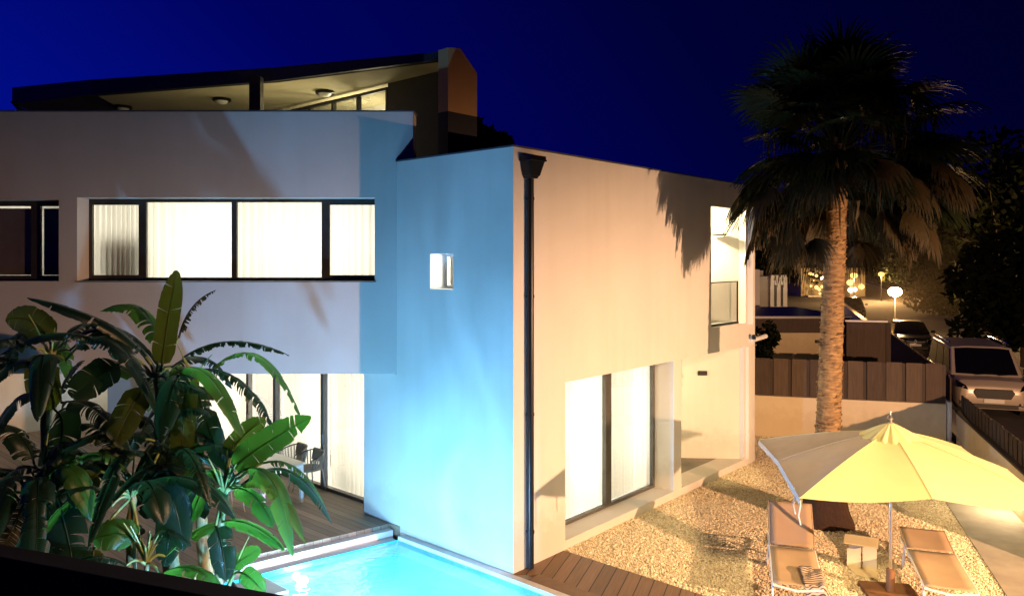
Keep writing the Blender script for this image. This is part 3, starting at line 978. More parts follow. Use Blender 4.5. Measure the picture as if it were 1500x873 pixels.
for i, (px, py, w) in enumerate([(180, 155, 0), (325, 144, 0), (476, 133, 0)]):
    Y = F_ * (zc - CH) / (HY - py)
    p = Vector(((px - CX) / F_ * Y, Y, zc - 0.014))
    t = thing('ceiling_lamp', ['round flush lamp at the dark left end of the rooftop ceiling',
                               'round flush lamp left of the dark roof column',
                               'round flush lamp above the lit clerestory glazing'][i], 'lamp', p, group='lamps under the rooftop canopy')
    MB().lathe(p, [(0.19, -0.06), (0.2, -0.05), (0.2, 0.0)], 20).build('lamp_base', M_BLACK, t, 40)
    MB().lathe(p, [(0.02, -0.13), (0.1, -0.11), (0.14, -0.06)], 20).build('lamp_shade', M_PLATE, t, 60)

# ================================================================== POOL
e1 = -D
e2 = Vector((-0.8, -0.6, 0))
W0 = Vector((-1.90, 12.62, 0))
WZ = -0.14
q0, q1, q2, q3 = W0, W0 + e1 * 8.0, W0 + e1 * 8.0 + e2 * 3.6, W0 + e2 * 3.6
mb = MB()
bz = -1.25
ins = [q0, q1, q2, q3]
for a, b in ((0, 1), (1, 2), (2, 3), (3, 0)):
    p, q = ins[a], ins[b]
    mb.quad(p + ZV * bz, q + ZV * bz, q + ZV * -0.06, p + ZV * -0.06)
mb.add([p + ZV * bz for p in ins], [(0, 1, 2, 3)])
struct(mb.build('pool_basin', M_TILE))
mb = MB()
NX, NY = 40, 24
mb.add([q0 + ZV * WZ, q1 + ZV * WZ, q2 + ZV * WZ, q3 + ZV * WZ], [(0, 1, 2, 3)])
struct(mb.build('pool_water', M_WATER))
# white coping along the blue-lit wall and along the timber terrace
mb = MB()
mb.box(q0 + ZV * -0.3 - e2 * 0.0, e1 * 8.0, U * 0.13, ZV * 0.3)
e2n = Vector((-0.6, 0.8, 0))
mb.box(q0 + ZV * -0.3 + e2 * 0.0, e2 * 3.65, e2n * 0.22, ZV * 0.22)
mb.box(q0 + ZV * -0.3 + e2 * -0.03 + e2n * 0.22, e2 * 3.68, e2n * 0.14, ZV * 0.335)
struct(mb.build('pool_coping', M_COPE, bevel=0.006))
mb = MB()
mb.box(q0 + U * 0.13 + ZV * -0.3, e1 * 2.72 + e1 * 0.0, U * 0.14, ZV * 0.285)
struct(mb.build('pool_ledge', M_LEDGE, bevel=0.005))
# entry step block in the pool
mb = MB()
mb.box(q3 + e1 * 0.0 + ZV * -1.2, e2 * -1.35, e1 * 0.7, ZV * 1.1)
struct(mb.build('pool_step', M_COPE, bevel=0.01))

# pool lamp on the far wall, plus bare lights added in mid-pool
LP = Vector((-2.0, 8.4, -0.05))
LG = W0 + e2 * 1.75 - e2n * 0.16 + ZV * -0.3
aim = Vector((0.902, -0.432, 0))
pl_o = lamp('pool_light', 'POINT', LP, 1250, (0.2, 0.53, 1.0), 0.05)
pl_o.data.use_nodes = True
ln_ = pl_o.data.node_tree
em_ = ln_.nodes['Emission']
tc_l = N(ln_, 'ShaderNodeTexCoord')
mp_l = N(ln_, 'ShaderNodeMapping')
mp_l.inputs['Scale'].default_value = (2.2, 2.2, 0.9)
nz_l = N(ln_, 'ShaderNodeTexNoise')
nz_l.inputs['Scale'].default_value = 1.6
nz_l.inputs['Detail'].default_value = 3
nz_l.inputs['Distortion'].default_value = 1.2
mr_l = N(ln_, 'ShaderNodeMapRange')
mr_l.inputs['From Min'].default_value = 0.35
mr_l.inputs['From Max'].default_value = 0.65
mr_l.inputs['To Min'].default_value = 0.82
mr_l.inputs['To Max'].default_value = 1.22
L(ln_, tc_l.outputs['Normal'], mp_l.inputs['Vector'])
L(ln_, mp_l.outputs['Vector'], nz_l.inputs['Vector'])
L(ln_, nz_l.outputs['Fac'], mr_l.inputs['Value'])
L(ln_, mr_l.outputs[0], em_.inputs['Strength'])
lamp('pool_light_fill', 'POINT', W0 + e2 * 1.5 + e1 * 1.6 - ZV * 0.75, 560, (0.24, 0.78, 1.0), 0.15)
lamp('pool_light_glow', 'POINT', LG + ZV * 0.2 - e2n * 0.1, 95, (0.5, 0.9, 1.0), 0.08)
t = thing('pool_lamp', 'glowing underwater lamp on the far pool wall', 'lamp', LG)
mb = MB().lathe(Vector((0, 0, 0)), [(0.05, 0), (0.05, 0.02), (0.035, 0.03)], 18)
mr_ = Vector(-e2n).to_track_quat('Z', 'Y').to_matrix()
mb.v = [mr_ @ p + LG + e2n * 0.155 + ZV * 0.08 for p in mb.v]
mb.build('lens', emis('pool_lamp_glow', (0.7, 0.95, 1.0), 40), t, 40)

# ================================================================== GROUND
mb = MB()
S = 400.0
hole = [p[:2] for p in (q0, q1, q2, q3)]
# ground ring around the pool (one sheet with the pool cut out)
outer = [Vector((-S, -S, 0)), Vector((S, -S, 0)), Vector((S, S, 0)), Vector((-S, S, 0))]
inn = [q2, q1, q0, q3]
# order both loops the same way round
inn = [q3 + (q3 - q0).normalized() * 0.0, q2, q1, q0]
vs = [Vector((p.x, p.y, -0.1)) for p in outer] + [Vector((p.x, p.y, -0.1)) for p in (q2, q1, q0, q3)]
fs = [(0, 1, 5, 4), (1, 2, 6, 5), (2, 3, 7, 6), (3, 0, 4, 7)]
mb.add(vs, fs)
struct(mb.build('ground', M_SOIL))

# timber terrace, left
Tz = 0.1
te = [W0 + e2 * -0.03 + e2n * 0.362, W0 + e2 * 4.6 + e2n * 0.362]
poly = [te[0], C0 + D * 2.55 - U * 0.004, C0 + D * 3.545 - U * 0.004, C0 + D * 3.545 + U * 0.4, D0 + D * 13 + U * 0.05, Vector((-17, 20, 0)), Vector((-17, 9.9, 0)), te[1]]
mb = MB().prism([p[:2] for p in poly], -0.09, Tz)
struct(mb.build('timber_terrace', M_DECKL))

# timber pool deck, right
a0 = C0 + e1 * 0.0 - U * 0.0
gA = C0 + U * 1.2 - D * 0.003
pool_out = q0 + U * 0.27
pa = pool_out + e1 * 2.72
dk = [C0 - D * 0.003, gA, gA + e1 * 7.5, pool_out + e1 * (2.72 + 7.0) + U * 0.12, pa + U * 0.12]
mb = MB().prism([p[:2] for p in dk], -0.095, 0.0)
struct(mb.build('pool_deck', M_DECKR))
mb = MB().box(q0 + U * 0.131 + e1 * 2.722 - ZV * 0.09, e1 * 7.0, U * 0.259, ZV * 0.092)
struct(mb.build('deck_border', M_DECKB, bevel=0.004))

# gravel yard
gv = [gA + U * 0.004, C0 + U * FL - D * 0.004, Vector((6.0, 19.9, 0)), Vector((10.4, 18.6, 0)), Vector((8.23, 14.4, 0)), Vector((6.76, 10.37, 0)), Vector((5.3, 6.4, 0)), gA + e1 * 7.4 + U * 0.004]
mb = MB().add([Vector((p.x, p.y, -0.02)) for p in gv], [tuple(range(len(gv)))])
struct(mb.build('gravel_bed', M_GBED))


def inside(x, y, poly):
    c = np.zeros(x.shape, bool)
    n = len(poly)
    for i in range(n):
        x0, y0 = poly[i][0], poly[i][1]
        x1, y1 = poly[(i + 1) % n][0], poly[(i + 1) % n][1]
        cond = ((y0 > y) != (y1 > y)) & (x < (x1 - x0) * (y - y0) / (y1 - y0 + 1e-12) + x0)
        c ^= cond
    return c


rg = np.random.default_rng(3)
NS = 130000
xs = rg.uniform(0.5, 10.6, NS * 3)
ys = rg.uniform(9.4, 20, NS * 3)
ok = inside(xs, ys, gv)
# nearer ground gets all of its stones, the far end fewer
ok &= rg.uniform(0, 1, xs.size) < np.clip((22 - ys) / 10, 0.25, 1)
xs, ys = xs[ok][:NS], ys[ok][:NS]
ns = xs.size
octv = np.array([(1, 0, 0), (-1, 0, 0), (0, 1, 0), (0, -1, 0), (0, 0, 1), (0, 0, -1)], float)
octf = np.array([(0, 2, 4), (2, 1, 4), (1, 3, 4), (3, 0, 4), (2, 0, 5), (1, 2, 5), (3, 1, 5), (0, 3, 5)])
sz = rg.uniform(0.008, 0.019, ns) * np.where(rg.uniform(0, 1, ns) < 0.07, 1.5, 1)
ang = rg.uniform(0, 2 * PI, ns)
ve = np.repeat(octv[None], ns, 0) + rg.uniform(-0.3, 0.3, (ns, 6, 3))
ve *= np.stack([sz * rg.uniform(0.8, 1.5, ns), sz * rg.uniform(0.7, 1.2, ns), sz * rg.uniform(0.45, 0.9, ns)], 1)[:, None, :]
ca, sa = np.cos(ang)[:, None], np.sin(ang)[:, None]
vx = ve[:, :, 0] * ca - ve[:, :, 1] * sa
vy = ve[:, :, 0] * sa + ve[:, :, 1] * ca
ve = np.stack([vx + xs[:, None], vy + ys[:, None], ve[:, :, 2] + rg.uniform(-0.02, 0.004, ns)[:, None]], 2).reshape(-1, 3)
fa = (octf[None] + (np.arange(ns) * 6)[:, None, None]).reshape(-1, 3)
me = bpy.data.meshes.new('gravel')
me.vertices.add(len(ve))
me.vertices.foreach_set('co', ve.ravel())
me.loops.add(fa.size)
me.loops.foreach_set('vertex_index', fa.ravel().astype(np.int32))
me.polygons.add(len(fa))
me.polygons.foreach_set('loop_start', (np.arange(len(fa)) * 3).astype(np.int32))
me.polygons.foreach_set('loop_total', np.full(len(fa), 3, np.int32))
me.update(calc_edges=True)
me.materials.append(M_STONE)
go = bpy.data.objects.new('gravel', me)
COL.objects.link(go)
go['kind'] = 'stuff'
go['label'] = 'pale loose gravel covering the garden yard'

# concrete path along the street wall
BP = Vector((9.3, 14.32, 0))


def bpt(Y):
    return BP + D3 * ((Y - BP.y) / D3.y)


pth = [Vector((5.3, 6.4, 0)), Vector((6.76, 10.37, 0)), Vector((8.23, 14.4, 0)), Vector((9.7, 18.6, 0)), bpt(18.4), bpt(5.5)]
mb = MB().prism([p[:2] for p in pth], -0.09, 0.02)
struct(mb.build('path', M_CONC))

# street, kerb and pavement outside
mb = MB()
o = bpt(-60) + D2 * 0.9
mb.quad(o - ZV * 0.06, o + D2 * 9 - ZV * 0.06, o + D2 * 9 + D3 * 420 - ZV * 0.06, o + D3 * 420 - ZV * 0.06)
struct(mb.build('road', M_ASPH))
mb = MB().box(bpt(-60) + D2 * 0.25 - ZV * 0.09, D3 * 420, D2 * 0.65, ZV * 0.12)
mb.box(o + D2 * 9 - ZV * 0.09, D3 * 420, D2 * 0.4, ZV * 0.13)
struct(mb.build('kerb', M_KERB))

# ================================================================== WALLS AND FENCES
# near dark boundary wall
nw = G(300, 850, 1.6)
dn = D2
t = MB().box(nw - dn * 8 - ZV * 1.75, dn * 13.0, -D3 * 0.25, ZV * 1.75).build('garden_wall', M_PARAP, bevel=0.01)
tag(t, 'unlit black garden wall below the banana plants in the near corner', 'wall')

# street boundary wall: low white wall, coping, slatted fence on top
bw_t = thing('boundary_wall', 'low white street wall with dark slatted fence on top beside the concrete path', 'wall', BP)
o = bpt(11.0)
ln = 7.9
MB().box(o - ZV * 0.1, D3 * ln, D2 * 0.2, ZV * 0.98).build('wall', M_STUCCO2, bw_t)
MB().box(o - D2 * 0.03 + ZV * 0.88, D3 * ln, D2 * 0.26, ZV * 0.04).build('coping', M_FENCED, bw_t)
sl = MB()
k = 0
s = 0.0
while s < ln - 0.1:
    sl.box(o + D3 * s + D2 * (0.07 + 0.012 * (k % 2)) + ZV * 0.925, D3 * 0.135, D2 * 0.025, ZV * (0.40 + 0.025 * rnd.random()))
    s += 0.15
    k += 1
sl.build('fence_panel', M_FENCED, bw_t)
ps = MB()
for s in range(0, 8, 2):
    ps.box(o + D3 * s + D2 * 0.105 + ZV * 0.925, D3 * 0.07, D2 * 0.07, ZV * 0.36)
ps.build('post', M_BLACK, bw_t)

# back boundary: low rendered wall and wide timber fence panels
gA2, gB2 = G(1106, 637), G(1386, 654)
dv = (gB2 - gA2)
Lb = dv.length
dv.normalize()
nb = Vector((-dv.y, dv.x, 0))
bk = thing('back_wall', 'low sand-coloured wall under wide wooden fence boards behind the palm', 'wall', gA2)
MB().box(gA2 - dv * 1.0 - ZV * 0.1, dv * (Lb + 1.0), nb * 0.2, ZV * 1.14).build('wall', M_STUCCO2, bk)
npn = 10
pw_ = Lb / npn
for i in range(npn):
    MB().box(gA2 + dv * (i * pw_ + 0.015) + nb * (0.06 + 0.015 * (i % 2)) + ZV * 1.045, dv * (pw_ * 0.8), nb * 0.03, ZV * 0.97).build('fence_panel', M_FENCE2 if i % 3 else M_FENCE, bk)
bt = MB()
for i in range(npn + 1):
    bt.box(gA2 + dv * (i * pw_ - pw_ * 0.2 + 0.015) + nb * 0.1 + ZV * 1.045, dv * (pw_ * 0.2), nb * 0.03, ZV * 0.95)
bt.build('batten', M_FENCED, bk)
# end post of the back wall
MB().box(gB2 + dv * 0.02 - nb * 0.04 - ZV * 0.1, dv * 0.09, nb * 0.28, ZV * 1.2).build('post', M_STUCCO, bk)

# neighbour's garage front behind the fence
Yg = 24.0
ng = thing('garage', 'neighbour garage with cream wall, brown timber fascia and flat dark roof', 'garage', P(1107, 530, Yg))
xl, xr = P(1060, 0, Yg).x, P(1240, 0, Yg).x
zf = lambda py: CH - (py - HY) * Yg / F_
MB().box((xl, Yg, -0.1), (xr - xl, 0, 0), (0, 4.5, 0), (0, 0, zf(487) + 0.1)).build('wall', M_CREAM, ng)
MB().box((xl - 0.1, Yg - 0.12, zf(487)), (xr - xl + 0.15, 0, 0), (0, 4.7, 0), (0, 0, zf(466) - zf(487))).build('fascia', M_FENCED, ng)
MB().box((xl - 0.15, Yg - 0.16, zf(466)), (xr - xl + 0.25, 0, 0), (0, 4.8, 0), (0, 0, 0.07)).build('roof', M_CAP, ng)
vt = MB()
for px in (1196, 1201):
    p = P(px, 500, Yg)
    vt.lathe(Vector((p.x, p.y, p.z)), [(0.05, -0.05), (0.05, 0.05)], 10)
vt.build('vent', M_BLACKP, ng)
# neighbour's gate
gt = thing('gate', 'plain dark timber gate between the palm and the street fence', 'gate', P(1267, 530, 22.5))
Y2 = 22.5
x0, x1 = P(1240, 0, Y2).x, P(1290, 0, Y2).x
zt = CH - (471 - HY) * Y2 / F_
MB().box((x0, Y2, -0.1), (x1 - x0, -0.3, 0), (0, 0.06, 0), (0, 0, zt + 0.1)).build('door', M_FENCE, gt)
MB().box((x0 - 0.05, Y2 - 0.03, zt), (x1 - x0 + 0.1, -0.3, 0), (0, 0.16, 0), (0, 0, 0.05)).build('coping', M_WHITE, gt)
MB().box((x1, Y2 - 0.33, -0.1), (0.12, -0.04, 0), (0, 0.14, 0), (0, 0, zt + 0.09)).build('post', M_FENCED, gt)
# neighbour's street fence of upright slats running away up the street
nf = thing('street_fence', 'dark upright-slat fence running up the street beside the parked cars', 'fence', bpt(22))
o = bpt(19.4) + D2 * 0.05
sl = MB()
k = 0
s = 0.0
while s < 17:
    sl.box(o + D3 * s + ZV * -0.1, D3 * 0.16, D2 * 0.03, ZV * (1.68 + 0.05 * (k % 2)))
    s += 0.19
    k += 1
sl.build('fence_panel', M_FENCED, nf)
MB().box(o - D2 * 0.22 - ZV * 0.1, D3 * 4.5, D2 * 0.16, ZV * 1.1).build('wall', M_GREYW, nf)
wl2 = MB().box(bpt(37) - D2 * 0.2 - ZV * 0.1, D3 * 26, D2 * 0.25, ZV * 1.55).build('street_wall', M_STUCCO2, bevel=0.01)
tag(wl2, 'pale low wall along the street beyond the slatted fence', 'wall')

# white pillar wall beyond the villa end and the far white house
wp = MB().box(P(1080, 0, 30) * 1 - ZV * P(1080, 0, 30).z - ZV * 0.1, (P(1113, 0, 30).x - P(1080, 0, 30).x, 0, 0), (0, 3, 0), (0, 0, 4.3)).build('outbuilding', M_STUCCO, bevel=0.01)
tag(wp, 'narrow strip of white outbuilding wall showing past the villa end', 'outbuilding')
Yh = 60.0
fh = thing('white_house', 'far white flat-roofed house with two tall dark windows', 'house', P(1131, 437, Yh))
hx0, hx1, hx2 = P(1080, 0, Yh).x, P(1126, 0, Yh).x, P(1150.5, 0, Yh).x
wall_mesh((hx1, Yh - 0.4, 0), Xa, Ya, hx2 - hx1, -0.1, CH - 23 * Yh / F_, 0.3,
          [(0.28, 0.5, 0.9, 2.6), (0.8, 1.0, 0.9, 2.6)]).build('wall', M_STUCCO, fh)
MB().box((hx0, Yh, -0.1), (hx2 - hx0 - 0.01, 0, 0), (0, 6, 0), (0, 0, CH - 25 * Yh / F_ + 0.1)).build('wall', M_GREYW, fh)
MB().box((hx1 - 0.6, Yh + 1, 3.2), (0.5, 0, 0), (0, 0.5, 0), (0, 0, 0.5)).build('chimney', M_GREYW, fh)
for a in (0.28, 0.8):
    MB().box((hx1 + a, Yh - 0.25, 0.9), (0.22, 0, 0), (0, 0.03, 0), (0, 0, 1.7)).build('window', M_FRAME, fh)
lamp('far_house_light', 'POINT', (hx2 - 0.3, Yh - 4, 3.0), 130, (1, 0.75, 0.5), 0.1)

# ================================================================== STREET LAMPS
SOD = (1.0, 0.55, 0.2)


def street_lamp(base, h, label, power, color, glow_r=0.16, group='street lamps', strength=60, reach=None, kind='POINT'):
    t = thing('street_lamp', label, 'street lamp', base, group=group)
    b = Vector(base)
    MB().lathe(b, [(0.09, -0.1), (0.09, 0.4), (0.05, 0.45), (0.04, h - 0.3)], 12).build('pole', M_BLACK, t, 40)
    MB().lathe(b + ZV * h, [(0.05, -0.32), (0.1, -0.22), (0.05, -0.2)], 14).build('collar', M_BLACK, t, 40)
    MB().lathe(b + ZV * h, [(0.04, -0.2)] + [(glow_r * math.sin(R(q)), 0.02 - glow_r * 0.75 * math.cos(R(q))) for q in range(15, 166, 15)], 18).build('globe', emis('lamp_glow_%d' % int(strength), (1.0, 0.78, 0.42) if strength > 20 else (1.0, 0.55, 0.14), strength), t, 60)
    MB().lathe(b + ZV * h, [(glow_r * 0.3, glow_r * 0.75 + 0.0), (glow_r * 0.25, glow_r * 0.75 + 0.06), (0.02, glow_r * 0.75 + 0.1)], 18).build('cap', M_BLACK, t, 50)
    if power:
        lamp('street_light', 'POINT', b + ZV * (h - 0.35) - D3 * 0.3, power, color, 0.12)
    return t


lb = P(1311, 428, 42)
street_lamp((lb.x, lb.y, 0), lb.z, 'brightly glowing street lamp above the parked dark hatchback', 5500, SOD, 0.36, strength=30)
lb = P(1291, 402, 85)
street_lamp((lb.x, lb.y, 0), lb.z, 'distant amber street lamp just above the bright nearer lamp', 4000, SOD, 0.34, strength=2.4)
lb = P(1251, 404, 80)
street_lamp((lb.x, lb.y, 0), lb.z, 'distant amber street lamp right beside the palm trunk', 3000, SOD, 0.38, strength=2.4)

# lamp across the street, outside the frame, that lights the villa and the garden
MLB = Vector((11.15, 3.7, 0))
ML = Vector((10.7, 3.9, 3.2))
t = thing('street_lamp', 'hooded street lamp across the street lighting the villa front', 'street lamp', MLB, group='street lamps')
MB().lathe(MLB, [(0.1, -0.1), (0.1, 0.5), (0.06, 0.55), (0.045, 3.45)], 12).build('pole', M_BLACK, t, 40)
MB().tube([MLB + ZV * 3.4, MLB + ZV * 3.55 + Vector((-0.15, 0.06, 0)), ML + ZV * 0.33], 0.03, 8).build('arm', M_BLACK, t, 40)
MB().box(ML + Vector((-0.16, -0.16, 0.2)), (0.32, 0, 0), (0, 0.32, 0), (0, 0, 0.1)).build('housing', M_BLACK, t, bevel=0.02)
_b, _e = R(25), R(60)
lamp('garden_street_light', 'SPOT', ML, 10400, (1.0, 0.545, 0.285), 0.06, Vector((-math.sin(_b) * math.cos(_e), math.cos(_b) * math.cos(_e), -math.sin(_e))), R(164), 0.35)

# fill spot added above and behind the viewer to brighten the gravel
lamp('garden_fill_light', 'SPOT', (5.2, 0.5, 7.4), 6800, (1.0, 0.7, 0.33), 0.5, Vector((-0.5, 10.2, -7.6)), R(58), 1.0)
lamp('porch_light', 'POINT', (2.7, 16.0, 2.35), 55, (1.0, 0.8, 0.42), 0.1)
# path light on the boundary wall
plp = bpt(13.6) - D2 * 0.05 + ZV * 0.62
t = thing('wall_lamp', 'small downlight on the white street wall brightening the path', 'lamp', plp)
MB().box(plp - D3 * 0.09, D3 * 0.18, D2 * 0.048, ZV * 0.08).build('lamp_shade', M_FRAMEG, t, bevel=0.006)
lamp('path_light', 'SPOT', plp - D2 * 0.12 - ZV * 0.02, 75, (1.0, 0.74, 0.42), 0.05, Vector((-0.25, -0.05, -1)), R(165), 0.6)

# far building with bulbs and lit shopfront at the end of the street
Yf = 95.0
fb = thing('lit_villa', 'far villa with string of warm lights on its terrace behind the palm trunk', 'house', P(1215, 440, Yf))
x0, x1 = P(1180, 0, Yf).x, P(1275, 0, Yf).x
MB().box((x0, Yf + 1.5, -0.1), (x1 - x0, 0, 0), (0, 6, 0), (0, 0, 3.6)).build('wall', M_CREAM, fb)
MB().box((P(1184, 0, Yf).x, Yf, CH - 55 * Yf / F_ - 0.1), (P(1211, 0, Yf).x - P(1184, 0, Yf).x, 0, 0), (0, 1.2, 0), (0, 0, 0.28)).build('terrace_slab', M_STUCCO, fb)
MB().box((P(1240, 0, Yf).x, Yf - 1, 0), (P(1262, 0, Yf).x - P(1240, 0, Yf).x, 0, 0), (0, 2.4, 0), (0, 0, CH - 22 * Yf / F_)).build('porch', M_CREAM, fb)
mbul = emis('warm_bulb', (1.0, 0.6, 0.18), 2.6)
mbul2 = emis('white_bulb', (1.0, 0.8, 0.5), 4)
for px, py, r_, m_ in [(1187, 401, .22, 0), (1191, 402, .15, 0), (1196, 404, .2, 0), (1205, 408, .28, 1), (1211, 407, .2, 0), (1188, 419, .15, 0), (1196, 421, .25, 0),
                       (1200, 424, .2, 0), (1204, 420, .18, 0), (1209, 424, .3, 1), (1212, 427, .2, 1), (1201, 430, .15, 0), (1246, 425, .35, 1), (1252, 424, .3, 1), (1245, 414, .4, 0), (1262, 420, .35, 0), (1206, 413, .14, 0), (1192, 411, .1, 0)]:
    p = P(px, py, Yf - 1.2)
    MB().lathe(p, [(0.03, -r_), (r_ * 0.8, -r_ * 0.55), (r_, 0), (r_ * 0.8, r_ * 0.55), (0.03, r_)], 10).build('bulb', (mbul, mbul2)[m_], fb, 60)
lamp('villa_light', 'POINT', P(1204, 424, Yf - 2.5), 160, SOD, 0.3)

# ================================================================== VEHICLES
def vehicle(name, label, cat, loc, rz, paint, Lg, W, H, belt, hood, van=False):
    """front towards -Y in local space"""
    t = thing(name, label, cat, loc, rz, 'vehicles parked along the street', local=True)
    hw = W / 2
    st = []
    if van:
        # y, half width, bottom, top
        st = [(0.0, hw * 0.72, 0.34, 0.72), (0.05, hw * 0.86, 0.24, 0.9), (0.25, hw * 0.96, 0.22, 1.05), (0.95, hw, 0.22, belt), (2.2, hw, 0.22, belt), (Lg - 0.3, hw, 0.24, belt), (Lg, hw * 0.94, 0.4, belt)]
    else:
        st = [(0.0, hw * 0.7, 0.3, 0.58), (0.06, hw * 0.85, 0.2, 0.7), (0.3, hw * 0.96, 0.18, 0.8), (1.05, hw, 0.18, belt), (2.4, hw, 0.18, belt + 0.02), (Lg - 0.4, hw * 0.98, 0.2, belt + 0.03), (Lg, hw * 0.88, 0.35, belt)]
    mb = MB()
    prof = [(0.0, 0), (0.9, 0.0), (1.0, 0.22), (1.0, 0.62), (0.955, 0.9), (0.84, 1.0), (0.0, 1.03)]
    vs, fs = [], []
    npf = len(prof)
    for y, w, b, tp in st:
        ring = [(u * w, y, b + v * (tp - b)) for u, v in prof]
        ring += [(-u * w, y, b + v * (tp - b)) for u, v in prof[-2:0:-1]]
        vs += ring
    m = 2 * npf - 2
    for i in range(len(st) - 1):
        for k in range(m):
            fs.append((i * m + k, i * m + (k + 1) % m, (i + 1) * m + (k + 1) % m, (i + 1) * m + k))
    fs.append(tuple(range(m - 1, -1, -1)))
    fs.append(tuple((len(st) - 1) * m + k for k in range(m)))
    mb.add(vs, fs)
    mb.build('body', paint, t, smooth=50, bevel=0.02)
    # cabin: frustum with slightly bowed windscreen
    yb0, yt0 = (0.75, 1.55) if van else (1.1, 1.85)
    yb1, yt1 = (Lg - 0.05, Lg - 0.2) if van else (Lg - 0.25, Lg - 0.95)
    wb, wt = hw * 0.955, hw * (0.84 if van else 0.72)
    zb, zt = belt - 0.02, H
    bt_ = [Vector((-wb, yb0 + 0.12, zb)), Vector((-wb * 0.5, yb0, zb)), Vector((wb * 0.5, yb0, zb)), Vector((wb, yb0 + 0.12, zb)), Vector((wb, yb1, zb)), Vector((-wb, yb1, zb))]
    tp_ = [Vector((-wt, yt0 + 0.1, zt - 0.05)), Vector((-wt * 0.5, yt0, zt)), Vector((wt * 0.5, yt0, zt)), Vector((wt, yt0 + 0.1, zt - 0.05)), Vector((wt, yt1, zt - 0.05)), Vector((-wt, yt1, zt - 0.05))]
    mb = MB()
    mb.add(bt_ + tp_, [(i, (i + 1) % 6, 6 + (i + 1) % 6, 6 + i) for i in range(6)] + [(6, 7, 8, 9, 10, 11)])
    mb.build('cabin', paint, t, smooth=35, bevel=0.03)

    def face(i, u0, u1, v0, v1, push=0.016):
        a, b, c, d = bt_[i], bt_[(i + 1) % 6], tp_[(i + 1) % 6], tp_[i]
        nrm = (b - a).cross(d - a).normalized()

        def at(u, v):
            return (a.lerp(b, u)).lerp(d.lerp(c, u), v) + nrm * push
        return [at(u0, v0), at(u1, v0), at(u1, v1), at(u0, v1)]
    ws = MB()
    for i, (u0, u1) in ((0, (0.25, 1.0)), (1, (0, 1)), (2, (0, 0.75))):
        ws.add(face(i, u0, u1, 0.06, 0.92), [(0, 1, 2, 3)])
    ws.build('windscreen', M_GLASSD, t)
    cuts = [(0.05, 0.30), (0.33, 0.62), (0.65, 0.95)] if van else [(0.1, 0.42), (0.45, 0.78), (0.81, 0.95)]
    for sd_ in (3, 5):
        for a, b in cuts:
            if sd_ == 5:
                a, b = 1 - b, 1 - a
            MB().add(face(sd_, a, b, 0.12, 0.88), [(0, 1, 2, 3)]).build('side_window', M_GLASSD, t)
    # wheels
    for sx_ in (-1, 1):
        for y in (0.85, Lg - 0.85):
            r_ = 0.34
            w_ = MB().tube([(sx_ * (hw - 0.2), y, r_ - 0.06), (sx_ * (hw + 0.012), y, r_ - 0.06)], r_, 20).build('wheel', M_TYRE, t, 40)
            MB().tube([(sx_ * (hw + 0.0125), y, r_ - 0.06), (sx_ * (hw + 0.022), y, r_ - 0.06)], 0.22, 14).build('rim', M_RIM, w_, 40)
    # lights, grille, bumper and plate
    zl = 0.92 if van else 0.68
    for sx_ in (-1, 1):
        q = [Vector((sx_ * hw * 0.93, 0.24, zl + 0.12)), Vector((sx_ * hw * 0.96, 0.3, zl - 0.02)), Vector((sx_ * hw * 0.6, -0.0 + 0.02, zl - 0.14)), Vector((sx_ * hw * 0.55, 0.03, zl - 0.02))]
        if van:
            q = [Vector((sx_ * hw * 0.95, 0.30, 1.06)), Vector((sx_ * hw * 0.94, 0.16, 0.86)), Vector((sx_ * hw * 0.66, 0.0, 0.8)), Vector((sx_ * hw * 0.72, 0.06, 0.92))]
        MB().slab([p - Vector((0, 0.035, 0)) for p in q], (0, 0.05, 0)).build('headlight', M_LENS if not van else M_GLASSD, t, bevel=0.006)
        fz = 0.4
        MB().slab([Vector((sx_ * hw * 0.88, 0.04, fz + 0.06)), Vector((sx_ * hw * 0.86, 0.03, fz - 0.05)), Vector((sx_ * hw * 0.62, -0.01, fz - 0.03)), Vector((sx_ * hw * 0.64, -0.01, fz + 0.05))], (0, 0.06, 0)).build('fog_lamp', M_BLACKP, t)
        MB().lathe((sx_ * hw * 0.76, -0.012, fz), [(0.02, -0.04), (0.045, 0), (0.02, 0.04)], 10).build('fog_lamp', M_LENS, t, 60)
        mir = MB().box((sx_ * (hw + 0.02) - 0.0, yb0 + 0.32, belt + 0.02), (sx_ * 0.2, 0, 0), (0, 0.1, 0), (0, 0, 0.2 if van else 0.13))
        mir.build('wing_mirror', M_BLACKP if van else paint, t, bevel=0.03)
        if van:
            MB().tube([(sx_ * wt * 0.96, yt0 + 0.35, H + 0.02), (sx_ * wt * 0.96, yt0 + 0.45, H + 0.07), (sx_ * wt * 0.96, Lg - 0.6, H + 0.07), (sx_ * wt * 0.96, Lg - 0.5, H + 0.0)], 0.022, 8).build('roof_rail', M_CHROME, t, 40)
            MB().box((sx_ * (hw + 0.004), 1.3, 0.6), (0, 2.4, 0), (sx_ * 0.012, 0, 0), (0, 0, 0.05)).build('side_trim', M_BLACKP, t)
    gz0, gz1 = (0.56, 0.84) if van else (0.5, 0.62)
    gwid = hw * (0.54 if van else 0.5)
    gp = [Vector((-gwid, -0.03, (gz0 + gz1) / 2 + 0.04)), Vector((-gwid * 0.8, -0.035, gz0)), Vector((gwid * 0.8, -0.035, gz0)), Vector((gwid, -0.03, (gz0 + gz1) / 2 + 0.04)), Vector((gwid * 0.86, -0.03, gz1)), Vector((-gwid * 0.86, -0.03, gz1))]
    gri = MB().slab(gp, (0, 0.06, 0)).build('grille', M_BLACKP, t, bevel=0.01)
